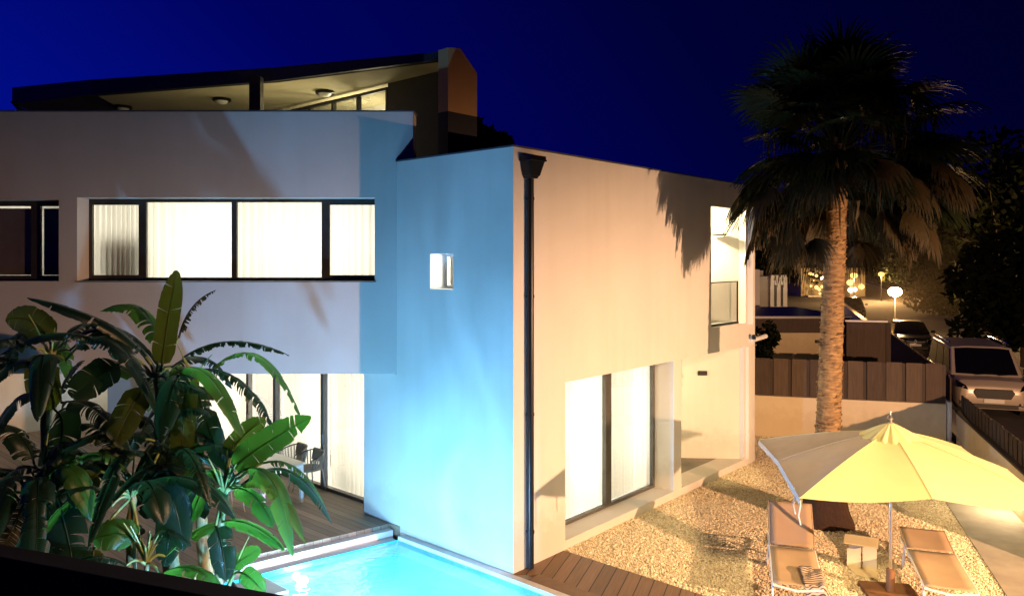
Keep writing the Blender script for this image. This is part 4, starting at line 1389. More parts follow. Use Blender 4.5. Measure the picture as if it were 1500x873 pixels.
    if van:
        for z in (0.63, 0.7, 0.77):
            MB().box((-gwid * 0.85, -0.04, z), (gwid * 1.7, 0, 0), (0, 0.008, 0), (0, 0, 0.012)).build('grille_bar', M_BLACK, gri)
    else:
        ch = MB()
        for sx_ in (-1, 1):
            ch.slab([Vector((sx_ * 0.1, -0.042, 0.585)), Vector((sx_ * 0.1, -0.042, 0.56)), Vector((sx_ * gwid, -0.03, 0.61)), Vector((sx_ * gwid, -0.03, 0.63))], (0, 0.01, 0))
        ch.build('grille_bar', M_CHROME, gri)
        em = MB()
        o_, i_ = [(0, 0.1), (0.075, 0), (0, -0.1), (-0.075, 0)], [(0, 0.06), (0.042, 0), (0, -0.06), (-0.042, 0)]
        vs = [Vector((x, -0.05, 0.6 + z)) for x, z in o_ + i_]
        em.add(vs, [(k, (k + 1) % 4, 4 + (k + 1) % 4, 4 + k) for k in range(4)])
        em.build('emblem', M_CHROME, gri, solid=0.01)
    MB().box((-hw * 0.62, -0.03, 0.28 if van else 0.22), (hw * 1.24, 0, 0), (0, 0.05, 0), (0, 0, 0.12)).build('lower_grille', M_BLACKP, t, bevel=0.01)
    MB().box((-0.26, -0.045, 0.44 if van else 0.37), (0.52, 0, 0), (0, 0.012, 0), (0, 0, 0.11)).build('number_plate', M_PLATE, t)
    wp_ = MB()
    for x in (-0.35, 0.25):
        wp_.tube([(x, yb0 - 0.01, belt + 0.03), (x + 0.5, yb0 + 0.0, belt + 0.08)], 0.01, 5)
    wp_.build('wiper', M_BLACKP, t)
    return t


hd_ = math.atan2(D3.y, D3.x) - PI / 2
vp = P(1456, 0, 22.3)
vehicle('parked_van', 'pale silver van with roof rails parked nose-on at the street side', 'van', (vp.x, vp.y, -0.056), hd_, M_VAN, 5.0, 1.99, 1.95, 1.12, 0.9, True)
cp = P(1341, 0, 37.5)
vehicle('parked_car', 'dark hatchback with chrome grille parked under the bright street lamp', 'car', (cp.x, cp.y, -0.056), hd_, M_CAR, 4.2, 1.78, 1.48, 0.9, 0.8)
cp = P(1251, 0, 60)
vehicle('parked_car', 'distant dark car parked beside the palm trunk at the street end', 'car', (cp.x, cp.y, -0.056), hd_, M_CAR, 4.3, 1.8, 1.6, 0.95, 0.8)

# ================================================================== GARDEN FURNITURE
def make_lounger(label, loc, rz, tilt, recline_len=0.77):
    """head towards +Y, foot at -Y; local origin under the hinge"""
    t = thing('sun_lounger', label, 'sun lounger', loc, rz, 'sun loungers on the gravel', local=True)
    hz, w, ls = 0.35, 0.62, 1.38
    fr_ = MB()
    for s in (-1, 1):
        fr_.tube([(s * w / 2, 0.62, hz - 0.03), (s * w / 2, 0, hz), (s * w / 2, -ls + 0.05, hz), (s * w / 2 * 0.96, -ls, hz - 0.005)], 0.016, 8)
    fr_.tube([(-w / 2, -ls, hz - 0.005), (0, -ls - 0.02, hz - 0.045), (w / 2, -ls, hz - 0.005)], 0.016, 8)
    fr_.tube([(-w / 2, 0, hz), (w / 2, 0, hz)], 0.014, 8)
    fr_.tube([(-w / 2, 0.62, hz - 0.03), (w / 2, 0.62, hz - 0.03)], 0.014, 8)
    fr_.build('frame', M_WHITE, t, 40)
    for s in (-1, 1):
        MB().tube([(s * w / 2, -ls + 0.04, hz), (s * (w / 2 + 0.01), -ls + 0.0, 0)], 0.016, 8).build('leg', M_WHITE, t, 40)
        MB().tube([(s * w / 2, 0.16, hz), (s * (w / 2 + 0.03), 0.2, 0)], [0.016, 0.016], 8).build('leg', M_WHITE, t, 40)
        MB().slab([(s * (w / 2 + 0.01), 0.02, hz - 0.01), (s * (w / 2 + 0.02), 0.3, 0.0), (s * (w / 2 + 0.02), 0.12, 0.0)], (s * 0.015, 0, 0)).build('leg_plate', M_WHITE, t)
    # sling seat with a light sag
    mb = MB()
    n1, n2 = 12, 6
    vs = []
    for i in range(n1 + 1):
        for j in range(n2 + 1):
            x = (j / n2 - 0.5) * (w - 0.02)
            y = -0.02 - (ls - 0.04) * i / n1
            vs.append((x, y, hz + 0.012 - 0.03 * math.sin(PI * j / n2) * math.sin(PI * i / n1) ** 0.5))
    mb.add(vs, [(i * (n2 + 1) + j, i * (n2 + 1) + j + 1, (i + 1) * (n2 + 1) + j + 1, (i + 1) * (n2 + 1) + j) for i in range(n1) for j in range(n2)])
    mb.build('seat', M_SLING, t, 60, solid=0.006)
    ca_, sa_ = math.cos(tilt), math.sin(tilt)
    vs = []
    for i in range(n1 + 1):
        for j in range(n2 + 1):
            x = (j / n2 - 0.5) * (w - 0.02)
            q = 0.04 + (recline_len - 0.04) * i / n1
            d = 0.012 - 0.025 * math.sin(PI * j / n2) * math.sin(PI * i / n1) ** 0.5
            vs.append((x, q * ca_ - d * sa_, hz + q * sa_ + d * ca_))
    mb = MB().add(vs, [(i * (n2 + 1) + j, i * (n2 + 1) + j + 1, (i + 1) * (n2 + 1) + j + 1, (i + 1) * (n2 + 1) + j) for i in range(n1) for j in range(n2)])
    bk_ = mb.build('backrest', M_SLING, t, 60, solid=0.006)
    bf = MB()
    top_ = (recline_len * ca_, hz + recline_len * sa_)
    bf.tube([(-w / 2, 0, hz), (-w / 2, top_[0], top_[1]), (w / 2, top_[0], top_[1]), (w / 2, 0, hz)], 0.013, 8)
    bf.build('backrest_frame', M_SLING, bk_, 40)
    pr = MB()
    for s in (-1, 1):
        pr.tube([(s * (w / 2 - 0.04), top_[0] * 0.6, hz + recline_len * sa_ * 0.6 - 0.02), (s * (w / 2 - 0.04), top_[0] * 0.6 + 0.12, hz - 0.03)], 0.01, 6)
    pr.build('prop', M_WHITE, t, 40)
    return t


h1 = G(1160, 803, 0.35)
h2 = G(1363, 808, 0.35)
yaw1 = math.atan2(1.43, 0.44) - PI / 2
make_lounger('brown sling lounger with raised backrest and a towel on its foot', (h1.x, h1.y, 0.0), yaw1, R(40))
make_lounger('brown sling lounger lying nearly flat right of the parasol pole', (h2.x, h2.y, 0.0), math.atan2(1.28, 0.44) - PI / 2, R(7), 0.72)

# towel: top part lies on the seat, rest hangs over the right edge and foot
mb = MB()
m1 = Matrix.Translation((h1.x, h1.y, 0)) @ Matrix.Rotation(yaw1, 4, 'Z')
vs, uvs = [], []
n1, n2 = 22, 14
for i in range(n1 + 1):
    for j in range(n2 + 1):
        u, v = i / n1, j / n2
        x = 0.05 + 0.30 * v + 0.05 * u
        dist = u * 0.95
        edge = 0.42
        y0 = -0.74 - min(dist, 0.62) - max(0, dist - 0.62) * 0.12
        z = 0.372 - max(0, dist - 0.62) * 0.95
        over = max(0, x - 0.335)
        z -= over * 1.5
        x -= over * 0.35
        z += 0.016 * math.sin(u * 17 + v * 5) * (0.4 + v) + 0.012 * math.sin(v * 16 + u * 4)
        z = max(z, 0.375 + 0.02 * math.sin(u * 13 + 7 * v) * (1 if dist < 0.25 else 0.3)) if dist < 0.6 and over <= 0 else z
        p = m1 @ Vector((x, y0, z))
        vs.append(p)
        uvs.append((u * 2.2, v * 0.25 + u * 2.2))
mb.add(vs, [(i * (n2 + 1) + j, i * (n2 + 1) + j + 1, (i + 1) * (n2 + 1) + j + 1, (i + 1) * (n2 + 1) + j) for i in range(n1) for j in range(n2)], uvs)
tw = mb.build('towel', M_TOWEL, None, 70, solid=0.008)
tag(tw, 'crumpled striped towel hanging over the foot of the left lounger', 'towel')

# sheet-metal side table: top, upright with slot, foot plate
tc = G(1262, 836)
t = thing('side_table', 'cream folded sheet-metal side table between the two loungers', 'table', tc, math.atan2(D3.y, D3.x) - PI / 2 - 0.12, local=True)
MB().box((-0.24, -0.1, 0.40), (0.46, 0, 0), (0, 0.42, 0), (0, 0, 0.014)).build('tabletop', M_SHEET, t, bevel=0.004)
up = MB()
up.box((-0.2, 0.06, 0.014), (0.19, 0, 0), (0, 0.012, 0), (0, 0, 0.386))
up.box((0.012, 0.06, 0.014), (0.19, 0, 0), (0, 0.012, 0), (0, 0, 0.386))
up.build('upright', M_SHEET, t)
MB().slab([(-0.2, 0.07, 0.0), (0.2, 0.07, 0.0), (0.22, -0.2, 0.0), (0.05, -0.24, 0.0), (-0.06, -0.2, 0)], (0, 0, 0.014)).build('foot', M_SHEET, t)

# parasol
pb = Vector((5.2, 10.42, 0))
t = thing('parasol', 'square yellow parasol with vented top shading the loungers', 'parasol', pb, R(-9), local=True)
MB().box((-0.34, -0.3, 0.0), (0.68, 0, 0), (0, 0.6, 0), (0, 0, 0.05)).build('base_plate', M_RUST, t, bevel=0.008)
MB().lathe((0, 0, 0), [(0.06, 0.05), (0.055, 0.35), (0.028, 0.36)], 14).build('socket', M_RUST, t, 40)
MB().lathe((0, 0, 0), [(0.021, 0.3), (0.021, 2.36)], 14).build('pole', M_STEEL, t, 40)
MB().lathe((0, 0, 0), [(0.03, 2.34), (0.05, 2.37), (0.02, 2.39), (0.045, 2.42), (0.03, 2.45), (0.012, 2.47), (0.01, 2.52)], 14).build('finial', M_STEEL, t, 50)
HS, ZE, ZA = 1.5, 1.745, 2.26
mb = MB()
ribs = []
for k in range(8):
    a = k * PI / 4 + PI / 4
    if k % 2 == 0:
        ribs.append(Vector((math.copysign(HS, math.cos(a)), math.copysign(HS, math.sin(a)), ZE - 0.03)))
    else:
        c_, s_ = round(math.cos(a)), round(math.sin(a))
        ribs.append(Vector((c_ * HS * 0.985, s_ * HS * 0.985, ZE + 0.03)))
apex = Vector((0, 0, ZA))
nr, ns_ = 12, 8
vs, fs, fsl = [], [], []
for k in range(8):
    A, B = ribs[k], ribs[(k + 1) % 8]
    base = len(vs)
    for i in range(nr + 1):
        u = 0.13 + 0.87 * i / nr
        for j in range(ns_ + 1):
            v = j / ns_
            p = apex.lerp(A.lerp(B, v), u)
            p.z -= 0.05 * math.sin(PI * v) * u + 0.035 * math.sin(PI * u) * -1.0
            if i == nr:
                p.z -= 0.0
            vs.append(p)
    for i in range(nr):
        for j in range(ns_):
            q = base + i * (ns_ + 1) + j
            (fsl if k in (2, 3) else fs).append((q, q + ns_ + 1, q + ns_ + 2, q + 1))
can_v, can_f = vs, fs
mb.add(vs, fs)
can = mb.build('canopy', M_CANOPY, t, 25)
def weld(vs_, fs_):
    key, out_, mp_ = {}, [], {}
    for i in sorted({q for f in fs_ for q in f}):
        k_ = tuple(round(c, 4) for c in vs_[i])
        if k_ not in key:
            key[k_] = len(out_)
            out_.append(vs_[i])
        mp_[i] = key[k_]
    return out_, [tuple(mp_[q] for q in f) for f in fs_]


sp_ = MB().add(*weld(vs, fsl)).build('shaded_side', M_CANOPY_SHADE, can, 25, label='left side of the parasol with shade put into its grey cloth')
fl_ = MB()
A, B = ribs[2], ribs[3]
hem = []
for j in range(13):
    v = j / 12
    p = ribs[2].lerp(ribs[3], v * 2) if v < 0.5 else ribs[3].lerp(ribs[4], v * 2 - 1)
    hem.append(p + Vector((-0.004, 0, -0.045 * math.sin(PI * v) * 0)))
fl_.add([p for p in hem] + [p + Vector((-0.012, 0, -0.07 - 0.012 * math.sin(9 * i))) for i, p in enumerate(hem)], [(i, i + 1, 14 + i, 13 + i) for i in range(12)])
fl_.build('valance', M_CANOPY_SHADE, can, 60)
# gathered vent cap
mb = MB()
vs, fs = [], []
na, nr2 = 96, 7
for i in range(nr2 + 1):
    u = i / nr2
    for k in range(na):
        a = 2 * PI * k / na
        sq = 1.0 / max(abs(math.cos(a)), abs(math.sin(a)))
        r_ = 0.03 + 0.36 * u * (0.8 + 0.2 * sq)
        ruff = 0.035 * u * math.sin(a * 14 + 1.3 * math.sin(a * 3)) * (0.6 + 0.4 * math.sin(a * 5))
        z = 2.355 - 0.21 * u ** 1.15 + ruff
        vs.append((r_ * math.cos(a), r_ * math.sin(a), z))
for i in range(nr2):
    for k in range(na):
        fs.append((i * na + k, (i + 1) * na + k, (i + 1) * na + (k + 1) % na, i * na + (k + 1) % na))
mb.add(vs, fs)
mb.build('vent', M_CANOPY, can, 60)
for k in range(8):
    pts = []
    for i in range(0, 13, 2):
        u = 0.13 + 0.87 * i / 12
        p = apex.lerp(ribs[k], u)
        p.z += 0.035 * math.sin(PI * u) + 0.003
        pts.append(p)
    MB().tube(pts, 0.004, 6).build('seam', M_CANOPY_SHADE if k == 3 else M_CANOPY, can, 60)
mb = MB()
for k in range(8):
    mb.tube([Vector((0, 0, ZA - 0.06)), apex.lerp(ribs[k], 0.5) - ZV * 0.0, ribs[k] - ZV * 0.02], 0.009, 6)
mb.build('rib', M_STEEL, t, 40)
mb = MB()
for k in range(8):
    mb.tube([Vector((0, 0, 1.72)), apex.lerp(ribs[k], 0.5) - ZV * 0.03], 0.008, 6)
mb.build('strut', M_STEEL, t, 40)
mb = MB()
for kx_, ky in ((-HS, -HS + 0.02), (-HS + 0.02, -HS + 0.42)):
    mb.tube([(kx_, ky, ZE - 0.02), (kx_ + 0.01, ky, ZE - 0.12), (kx_ - 0.012, ky + 0.01, ZE - 0.25), (kx_ + 0.012, ky, ZE - 0.36)], 0.009, 6)
mb.build('tie_cord', M_ROPE, t, 50)

# dining table and chairs on the terrace
def on_terrace(off, tt_):
    return C0 + U * off + D * tt_ + ZV * Tz


tc = on_terrace(-0.78, 5.75)
rz = math.atan2(D.y, D.x)
t = thing('dining_table', 'long cream dining table on the timber terrace', 'table', tc, rz, local=True)
MB().box((-0.9, -0.45, 0.70), (1.8, 0, 0), (0, 0.9, 0), (0, 0, 0.035)).build('tabletop', M_TTOP, t, bevel=0.005)
MB().box((-0.86, -0.41, 0.63), (1.72, 0, 0), (0, 0.82, 0), (0, 0, 0.068)).build('apron', M_WHITE, t, bevel=0.004)
for a in (-0.87, 0.81):
    for b in (-0.42, 0.36):
        MB().box((a, b, 0), (0.06, 0, 0), (0, 0.06, 0), (0, 0, 0.698)).build('leg', M_WHITE, t, bevel=0.004)


def make_chair():
    t = thing('dining_chair', '', 'chair', (0, 0, 0), 0, 'rope-weave chairs round the dining table', local=True)
    MB().lathe((0, 0, 0), [(0.2, 0.42), (0.25, 0.435), (0.25, 0.47), (0.2, 0.485)], 20).build('seat', M_WICK, t, 50)
    for sx_, sy_ in ((-1, -1), (1, -1), (-1, 1), (1, 1)):
        MB().tube([(sx_ * 0.18, sy_ * 0.17, 0.43), (sx_ * 0.22, sy_ * 0.23, 0.0)], [0.016, 0.011], 8).build('leg', M_TLEG, t, 40)
    # wrap-around back of woven bands: open facing -Y
    n_ = 18
    rail = [(0.28 * math.cos(R(-25 + 230 * i / n_)), 0.27 * math.sin(R(-25 + 230 * i / n_)), 0.66 + 0.11 * math.sin(PI * i / n_)) for i in range(n_ + 1)]
    bkr = MB().tube(rail, 0.014, 8).build('back_rail', M_FRAME, t, 40)
    wv = MB()
    for i in range(n_ + 1):
        a = R(-25 + 230 * i / n_)
        p, q = Vector(rail[i]), Vector((0.23 * math.cos(a), 0.23 * math.sin(a), 0.46))
        wv.tube([p, (p + q) / 2 + Vector((0.015 * math.cos(a), 0.015 * math.sin(a), 0)), q], 0.013, 6)
    wv.build('backrest', M_WICK, t, 40)
    MB().cbox((0, 0.2, 0.68), 0.34, 0.07, 0.24, 0, R(-12)).build('cushion', M_WICK, t, bevel=0.03)
    return t


chs = [(0.08, 5.36, 'woven chair nearest the door post at the far side of the table', 0), (0.1, 5.97, 'woven chair half hidden by the bright leaf at the table far side', 0),
       (-1.6, 5.4, 'woven chair on the pool side at the near table end', PI), (-1.6, 6.05, 'woven chair on the pool side behind the banana leaves', PI)]
proto = None
for off, tt_, lab, extra in chs:
    if proto is None:
        proto = make_chair()
        o = proto
    else:
        o = copy_tree(proto)
    o.location = on_terrace(off, tt_)
    o.rotation_euler = (0, 0, math.atan2(U.y, U.x) - PI / 2 + extra)
    o['label'] = lab

# ================================================================== PALM
def fan(mb, tip, d, up, rad, nseg, spread, droop, r, fold=0.5, ribw=0.03):
    """fan leaf at point tip, opening in direction d, with surface normal about `up`"""
    d = d.normalized()
    side = d.cross(up).normalized()
    nrm = side.cross(d).normalized()
    for i in range(nseg):
        a = R(-spread + 2 * spread * (i + 0.5) / nseg + r.uniform(-2, 2))
        dir0 = (d * math.cos(a) + side * math.sin(a)).normalized()
        ln = rad * (1.0 - 0.28 * abs(a) / R(spread)) * r.uniform(0.85, 1.08)
        w = ribw * r.uniform(0.8, 1.2)
        sd_ = dir0.cross(nrm).normalized()
        pts = []
        pos = tip.copy()
        dd = dir0.copy()
        K = 5
        for k in range(K + 1):
            pts.append(pos.copy())
            dd = (dd + Vector((0, 0, -1)) * droop * (0.05 + 0.42 * (k / K) ** 1.6) * r.uniform(0.8, 1.2)).normalized()
            pos = pos + dd * ln / K
        ws_ = (0.35, 0.95, 1.0, 0.8, 0.5, 0.06)
        vs = []
        for k in range(K + 1):
            vs += [pts[k] - sd_ * w * ws_[k] + nrm * 0.008, pts[k] + sd_ * w * ws_[k] - nrm * 0.008]
        mb.add(vs, [(2 * k, 2 * k + 1, 2 * k + 3, 2 * k + 2) for k in range(K)])


pr_ = random.Random(21)
tb = Vector((5.50, 13.3, 0))
palm = thing('palm_tree', 'tall fan palm with shaggy skirt of dry fronds in the gravel yard', 'palm tree', tb)
zs_ = [0.3 + 0.1 * i for i in range(64)]
pts = [Vector((5.50 + 0.24 * (z / 6.5) ** 1.2, 13.3, z)) for z in zs_]
rad = [0.215 - 0.055 * min(1, z / 5.4) + (0.012 if i % 2 else 0.0) + 0.05 * max(0, 0.9 - z) for i, z in enumerate(zs_)]
tk = MB().tube(pts, rad, 22)
for i in range(420):
    z = pr_.uniform(0.75, 5.6)
    a = pr_.uniform(0, 2 * PI)
    c_ = Vector((5.50 + 0.24 * (z / 6.5) ** 1.2, 13.3, z))
    rr = 0.215 - 0.055 * min(1, z / 5.4) + 0.05 * max(0, 0.9 - z)
    w_ = pr_.uniform(0.15, 0.38)
    h_ = pr_.uniform(0.015, 0.05)
    o_ = pr_.uniform(0.012, 0.035)

    def tp_k(aa, r_, zz):
        return c_ + Vector((math.cos(aa) * r_, math.sin(aa) * r_, zz))
    tk.add([tp_k(a - w_, rr, 0), tp_k(a + w_, rr, 0.01), tp_k(a + w_ * 0.7, rr + o_, h_ * 0.6), tp_k(a, rr + o_ * 1.3, h_), tp_k(a - w_ * 0.8, rr + o_, h_ * 0.5), tp_k(a, rr - 0.01, h_ * 1.6)],
           [(0, 1, 2), (0, 2, 3), (0, 3, 4), (4, 3, 5), (3, 2, 5)])
tk.build('trunk', M_TRUNK, palm, 40)
mb = MB()
n_ = 28
prof = [(0.50, -0.05), (0.46, 0.06), (0.38, 0.2), (0.34, 0.4), (0.33, 0.62), (0.24, 0.72)]
vs = []
for i, (r_, z) in enumerate(prof):
    for k in range(n_):
        a = 2 * PI * k / n_
        rr = r_ * (1 + 0.07 * math.sin(a * 5 + z * 3) + 0.05 * pr_.uniform(-1, 1))
        vs.append(tb + Vector((rr * math.cos(a), rr * math.sin(a), z)))
fs = [(i * n_ + k, i * n_ + (k + 1) % n_, (i + 1) * n_ + (k + 1) % n_, (i + 1) * n_ + k) for i in range(len(prof) - 1) for k in range(n_)]
fs.append(tuple((len(prof) - 1) * n_ + k for k in range(n_)))
mb.add(vs, fs)
mb.build('root_boss', M_ROOT, palm, 60)
cc = Vector((5.74, 13.3, 6.48))
crown, dry = MB(), MB()
for i in range(112):
    az = pr_.uniform(0, 2 * PI)
    u = i / 112
    el = R(88 - 112 * u + pr_.uniform(-9, 9))
    d = Vector((math.cos(az) * math.cos(el), math.sin(az) * math.cos(el), math.sin(el)))
    base = cc + Vector((math.cos(az) * 0.12, math.sin(az) * 0.12, 0.25 - 0.5 * u))
    pl_ = pr_.uniform(0.75, 1.45)
    if math.sin(az) < -0.75 and el < R(-5):
        continue
    pts = []
    pos, dd = base.copy(), d.copy()
    for k in range(6):
        pts.append(pos.copy())
        dd = (dd + Vector((0, 0, -0.10 * (1 - abs(d.z) * 0.6)))).normalized()
        pos += dd * pl_ / 5
    crown.tube(pts, [0.02, 0.017, 0.015, 0.013, 0.012, 0.01], 5)
    upv = Vector((0, 0, 1)) if abs(dd.z) < 0.85 else Vector((-math.cos(az), -math.sin(az), 0.2))
    upv = (upv + Vector((pr_.uniform(-.4, .4), pr_.uniform(-.4, .4), pr_.uniform(-.2, .2)))).normalized()
    fan(crown, pts[-1], dd, upv, pr_.uniform(0.85, 1.15), 32, 105, pr_.uniform(0.7, 1.4), pr_)
for i in range(92):
    az = 2 * PI * i / 92 * 7.0 + pr_.uniform(-0.2, 0.2)
    u = pr_.random()
    el = R(14 - 52 * u + pr_.uniform(-8, 8))
    d = Vector((math.cos(az) * math.cos(el), math.sin(az) * math.cos(el), math.sin(el)))
    if math.sin(az) < -0.86 and el < R(2):
        continue
    base = cc + Vector((math.cos(az) * 0.15, math.sin(az) * 0.15, 0.05 - 0.5 * u))
    pl_ = pr_.uniform(0.85, 1.55) * (1.1 - 0.15 * u)
    pts = []
    pos, dd = base.copy(), d.copy()
    for k in range(6):
        pts.append(pos.copy())
        dd = (dd + Vector((0, 0, -0.16))).normalized()
        pos += dd * pl_ / 5
    dry.tube(pts, [0.018, 0.015, 0.013, 0.012, 0.011, 0.01], 5)
    upv = (Vector((math.cos(az) * 0.8, math.sin(az) * 0.8, 0.5)) + Vector((pr_.uniform(-.4, .4), pr_.uniform(-.4, .4), 0))).normalized()
    fan(dry, pts[-1], dd, upv, pr_.uniform(0.75, 1.0), 26, 80, pr_.uniform(1.3, 2.2), pr_, ribw=0.026)
# ragged strands hanging from the live crown
for i in range(70):
    az = pr_.uniform(0, 2 * PI)
    rr = pr_.uniform(0.6, 1.6)
    p = cc + Vector((math.cos(az) * rr, math.sin(az) * rr, pr_.uniform(-0.6, 1.2) - rr * 0.3))
    for q in range(4):
        p2 = p + Vector((pr_.uniform(-.12, .12), pr_.uniform(-.12, .12), 0))
        ln = pr_.uniform(0.3, 0.75)
        w = pr_.uniform(0.01, 0.025)
        a = pr_.uniform(0, PI)
        sv = Vector((math.cos(a), math.sin(a), 0)) * w
        m_ = p2 + Vector((pr_.uniform(-.04, .04), pr_.uniform(-.04, .04), -ln / 2))
        e_ = p2 + Vector((pr_.uniform(-.08, .08), pr_.uniform(-.08, .08), -ln))
        dry.add([p2 - sv, p2 + sv, m_ + sv, m_ - sv, e_], [(0, 1, 2, 3), (3, 2, 4)])
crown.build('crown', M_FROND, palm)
dry.build('dry_skirt', M_FRONDD, palm)

# ================================================================== BANANA PLANTS
def leaf_mesh(b, m, tip, width, tear, r, facing=None, hang=0.5, mb=None):
    """banana leaf along the bent midrib b-m-tip; blade halves droop by `hang`, split in `tear` strips"""
    mb = mb or MB()
    b, m, tip = Vector(b), Vector(m), Vector(tip)
    ctrl = m * 2 - (b + tip) / 2
    NS_ = 40

    def pt(u):
        return b * (1 - u) ** 2 + ctrl * 2 * u * (1 - u) + tip * u * u

    def tg(u):
        return ((ctrl - b) * 2 * (1 - u) + (tip - ctrl) * 2 * u).normalized()
    ups = Vector((0, 0, 1)) if facing is None else Vector(facing).normalized()
    # midrib
    mb.tube([pt(i / 12) for i in range(13)], [0.016 * (1 - 0.8 * i / 12) for i in range(13)], 6)

    def prof(u):
        u = min(max(u, 0), 1)
        return width * min(1, (u / 0.16) ** 0.6) * (1 - max(0, (u - 0.55) / 0.45) ** 2.2) ** 0.75 + 0.004
    for sgn in (-1, 1):
        i = 3
        while i < NS_:
            n = 1 if r.random() < tear * 0.6 else (r.randint(2, 4) if r.random() < tear else r.randint(7, 14))
            j = min(NS_, i + n)
            torn = n < 5
            hg = hang * (r.uniform(0.9, 1.7) if torn else r.uniform(0.85, 1.1))
            yaw = r.uniform(-0.22, 0.22) if torn else 0.0
            cut = r.uniform(0.65, 1.05) if torn else 1.0
            cols = j - i
            K = 6
            vs, uvs = [], []
            for c in range(cols + 1):
                u = (i + c) / NS_
                gap = 0.0
                if c == cols and j < NS_:
                    gap = -0.3 * cols if torn else -0.25
                elif c == 0 and torn:
                    gap = 0.12 * cols
                p, t_ = pt(u), tg(u)
                s_ = t_.cross(ups)
                s_ = s_.normalized() if s_.length > 1e-4 else Vector((1, 0, 0))
                nn = s_.cross(t_).normalized()
                w = prof(u) * cut
                uw = 0.0
                pos = p.copy()
                for k in range(K + 1):
                    f = k / K
                    vs.append(pos + t_ * ((gap * f / NS_) * (tip - b).length))
                    uvs.append((u * 3.0, f))
                    ang_ = -0.25 + hg * 1.9 * f
                    dr = s_ * sgn * math.cos(ang_) - (nn * 0.45 + Vector((0, 0, 0.55))) * math.sin(ang_)
                    dr = (dr + t_ * (0.30 + yaw * f)).normalized()
                    pos = pos + dr * (w / K)
                vs[-1] = vs[-1] + Vector((0, 0, r.uniform(-0.01, 0.01)))
            fs = [(c * (K + 1) + k, (c + 1) * (K + 1) + k, (c + 1) * (K + 1) + k + 1, c * (K + 1) + k + 1) for c in range(cols) for k in range(K)]
            mb.add(vs, fs, uvs)
            i = j
    return mb


br_ = random.Random(5)


def petiole(mb, a, b, sag=0.06, r0=0.022, r1=0.015):
    a, b = Vector(a), Vector(b)
    pts = []
    for i in range(7):
        u = i / 6
        p = a.lerp(b, u)
        p.z += sag * math.sin(PI * u)
        pts.append(p)
    mb.tube(pts, [r0 + (r1 - r0) * i / 6 for i in range(7)], 7)


def banana(name_label, crown_px, base_px, Y, leaves, stem_r=0.075, sticks=0, fill=3):
    """leaves: (b_px, m_px, tip_px, Yb, Ym, Yt, width, tear, mat, hang, facing)"""
    cr = P(crown_px[0], crown_px[1], Y)
    bs = P(base_px[0], base_px[1], Y)
    bs.z = -0.1
    t = thing('banana_plant', name_label, 'banana plant', (bs.x, bs.y, 0), group='banana plants in the pool bed')
    n = 12
    pts = [bs.lerp(cr, i / n) + Vector((0.02 * math.sin(i * 1.3), 0.02 * math.cos(i * 1.7), 0)) for i in range(n + 1)]
    MB().tube(pts, [stem_r * (1.25 - 0.75 * i / n) + (0.006 if i % 2 else 0) for i in range(n + 1)], 12).build('stem', M_STEM, t, 60)
    pet = MB()
    for (b, m, tp, yb, ym, yt, w, tear, mt, hg, fc) in leaves:
        B, Mi, T = P(b[0], b[1], yb), P(m[0], m[1], ym), P(tp[0], tp[1], yt)
        leaf_mesh(B, Mi, T, w, tear, br_, fc, hg).build('leaf', M_BAN[mt], t, 60)
        petiole(pet, cr - ZV * 0.12, B)
    for k in range(fill):
        a = 2 * PI * (k + br_.random()) / fill
        hd2 = Vector((math.cos(a), math.sin(a), 0))
        ln = br_.uniform(0.9, 1.5)
        e0 = br_.uniform(0.05, 0.6)
        B = cr + hd2 * 0.22 + ZV * br_.uniform(-0.25, 0.15)
        Mi = B + hd2 * ln * 0.5 + ZV * (ln * 0.35 * e0)
        T = B + hd2 * ln * 0.95 + ZV * (ln * (0.35 * e0 - br_.uniform(0.25, 0.75)))
        leaf_mesh(B, Mi, T, br_.uniform(0.14, 0.22), br_.choice((0.3, 0.6, 0.85)), br_, None, br_.uniform(0.6, 1.0)).build('leaf', M_BAN[br_.choice((2, 2, 2, 2, 0) if fill > 5 else (2, 2, 0, 0, 1))], t, 60)
        petiole(pet, cr - ZV * 0.12, B)
    for k in range(sticks):
        a = br_.uniform(0, 2 * PI)
        e = cr + Vector((math.cos(a) * 0.25, math.sin(a) * 0.25, br_.uniform(0.2, 0.55)))
        petiole(pet, cr - ZV * 0.1, e, 0.03, 0.016, 0.006)
    if pet.v:
        pet.build('petiole', M_PET, t, 50)
    return t


FC = (0.15, -1, 0.25)      # blade turned towards the house front (away from the wall)
# A: the tall plant left of centre, with the upright leaf
banana('tall banana plant with an upright pale leaf against the upper window', (228, 545), (255, 850), 10.2, [
    ((236, 545), (246, 470), (259, 396), 10.2, 10.15, 10.2, 0.16, 0.12, 1, 0.12, FC),
    ((214, 522), (150, 470), (40, 436), 10.2, 10.0, 9.8, 0.22, 0.55, 2, 0.95, None),
    ((192, 522), (95, 488), (0, 520), 10.1, 9.8, 9.6, 0.22, 0.9, 2, 1.0, None),
    ((236, 512), (205, 452), (147, 456), 10.3, 10.4, 10.4, 0.24, 0.4, 0, 0.95, None),
    ((262, 495), (282, 450), (316, 425), 10.3, 10.4, 10.5, 0.13, 0.9, 3, 0.9, None),
    ((180, 530), (142, 552), (104, 582), 10.1, 9.9, 9.7, 0.22, 0.2, 2, 0.35, FC),
    ((232, 560), (262, 560), (300, 575), 10.1, 9.9, 9.8, 0.18, 0.5, 2, 0.8, None),
    ((215, 565), (190, 600), (165, 655), 10.0, 9.7, 9.5, 0.2, 0.3, 1, 0.5, FC),
], 0.09, 0, 3)
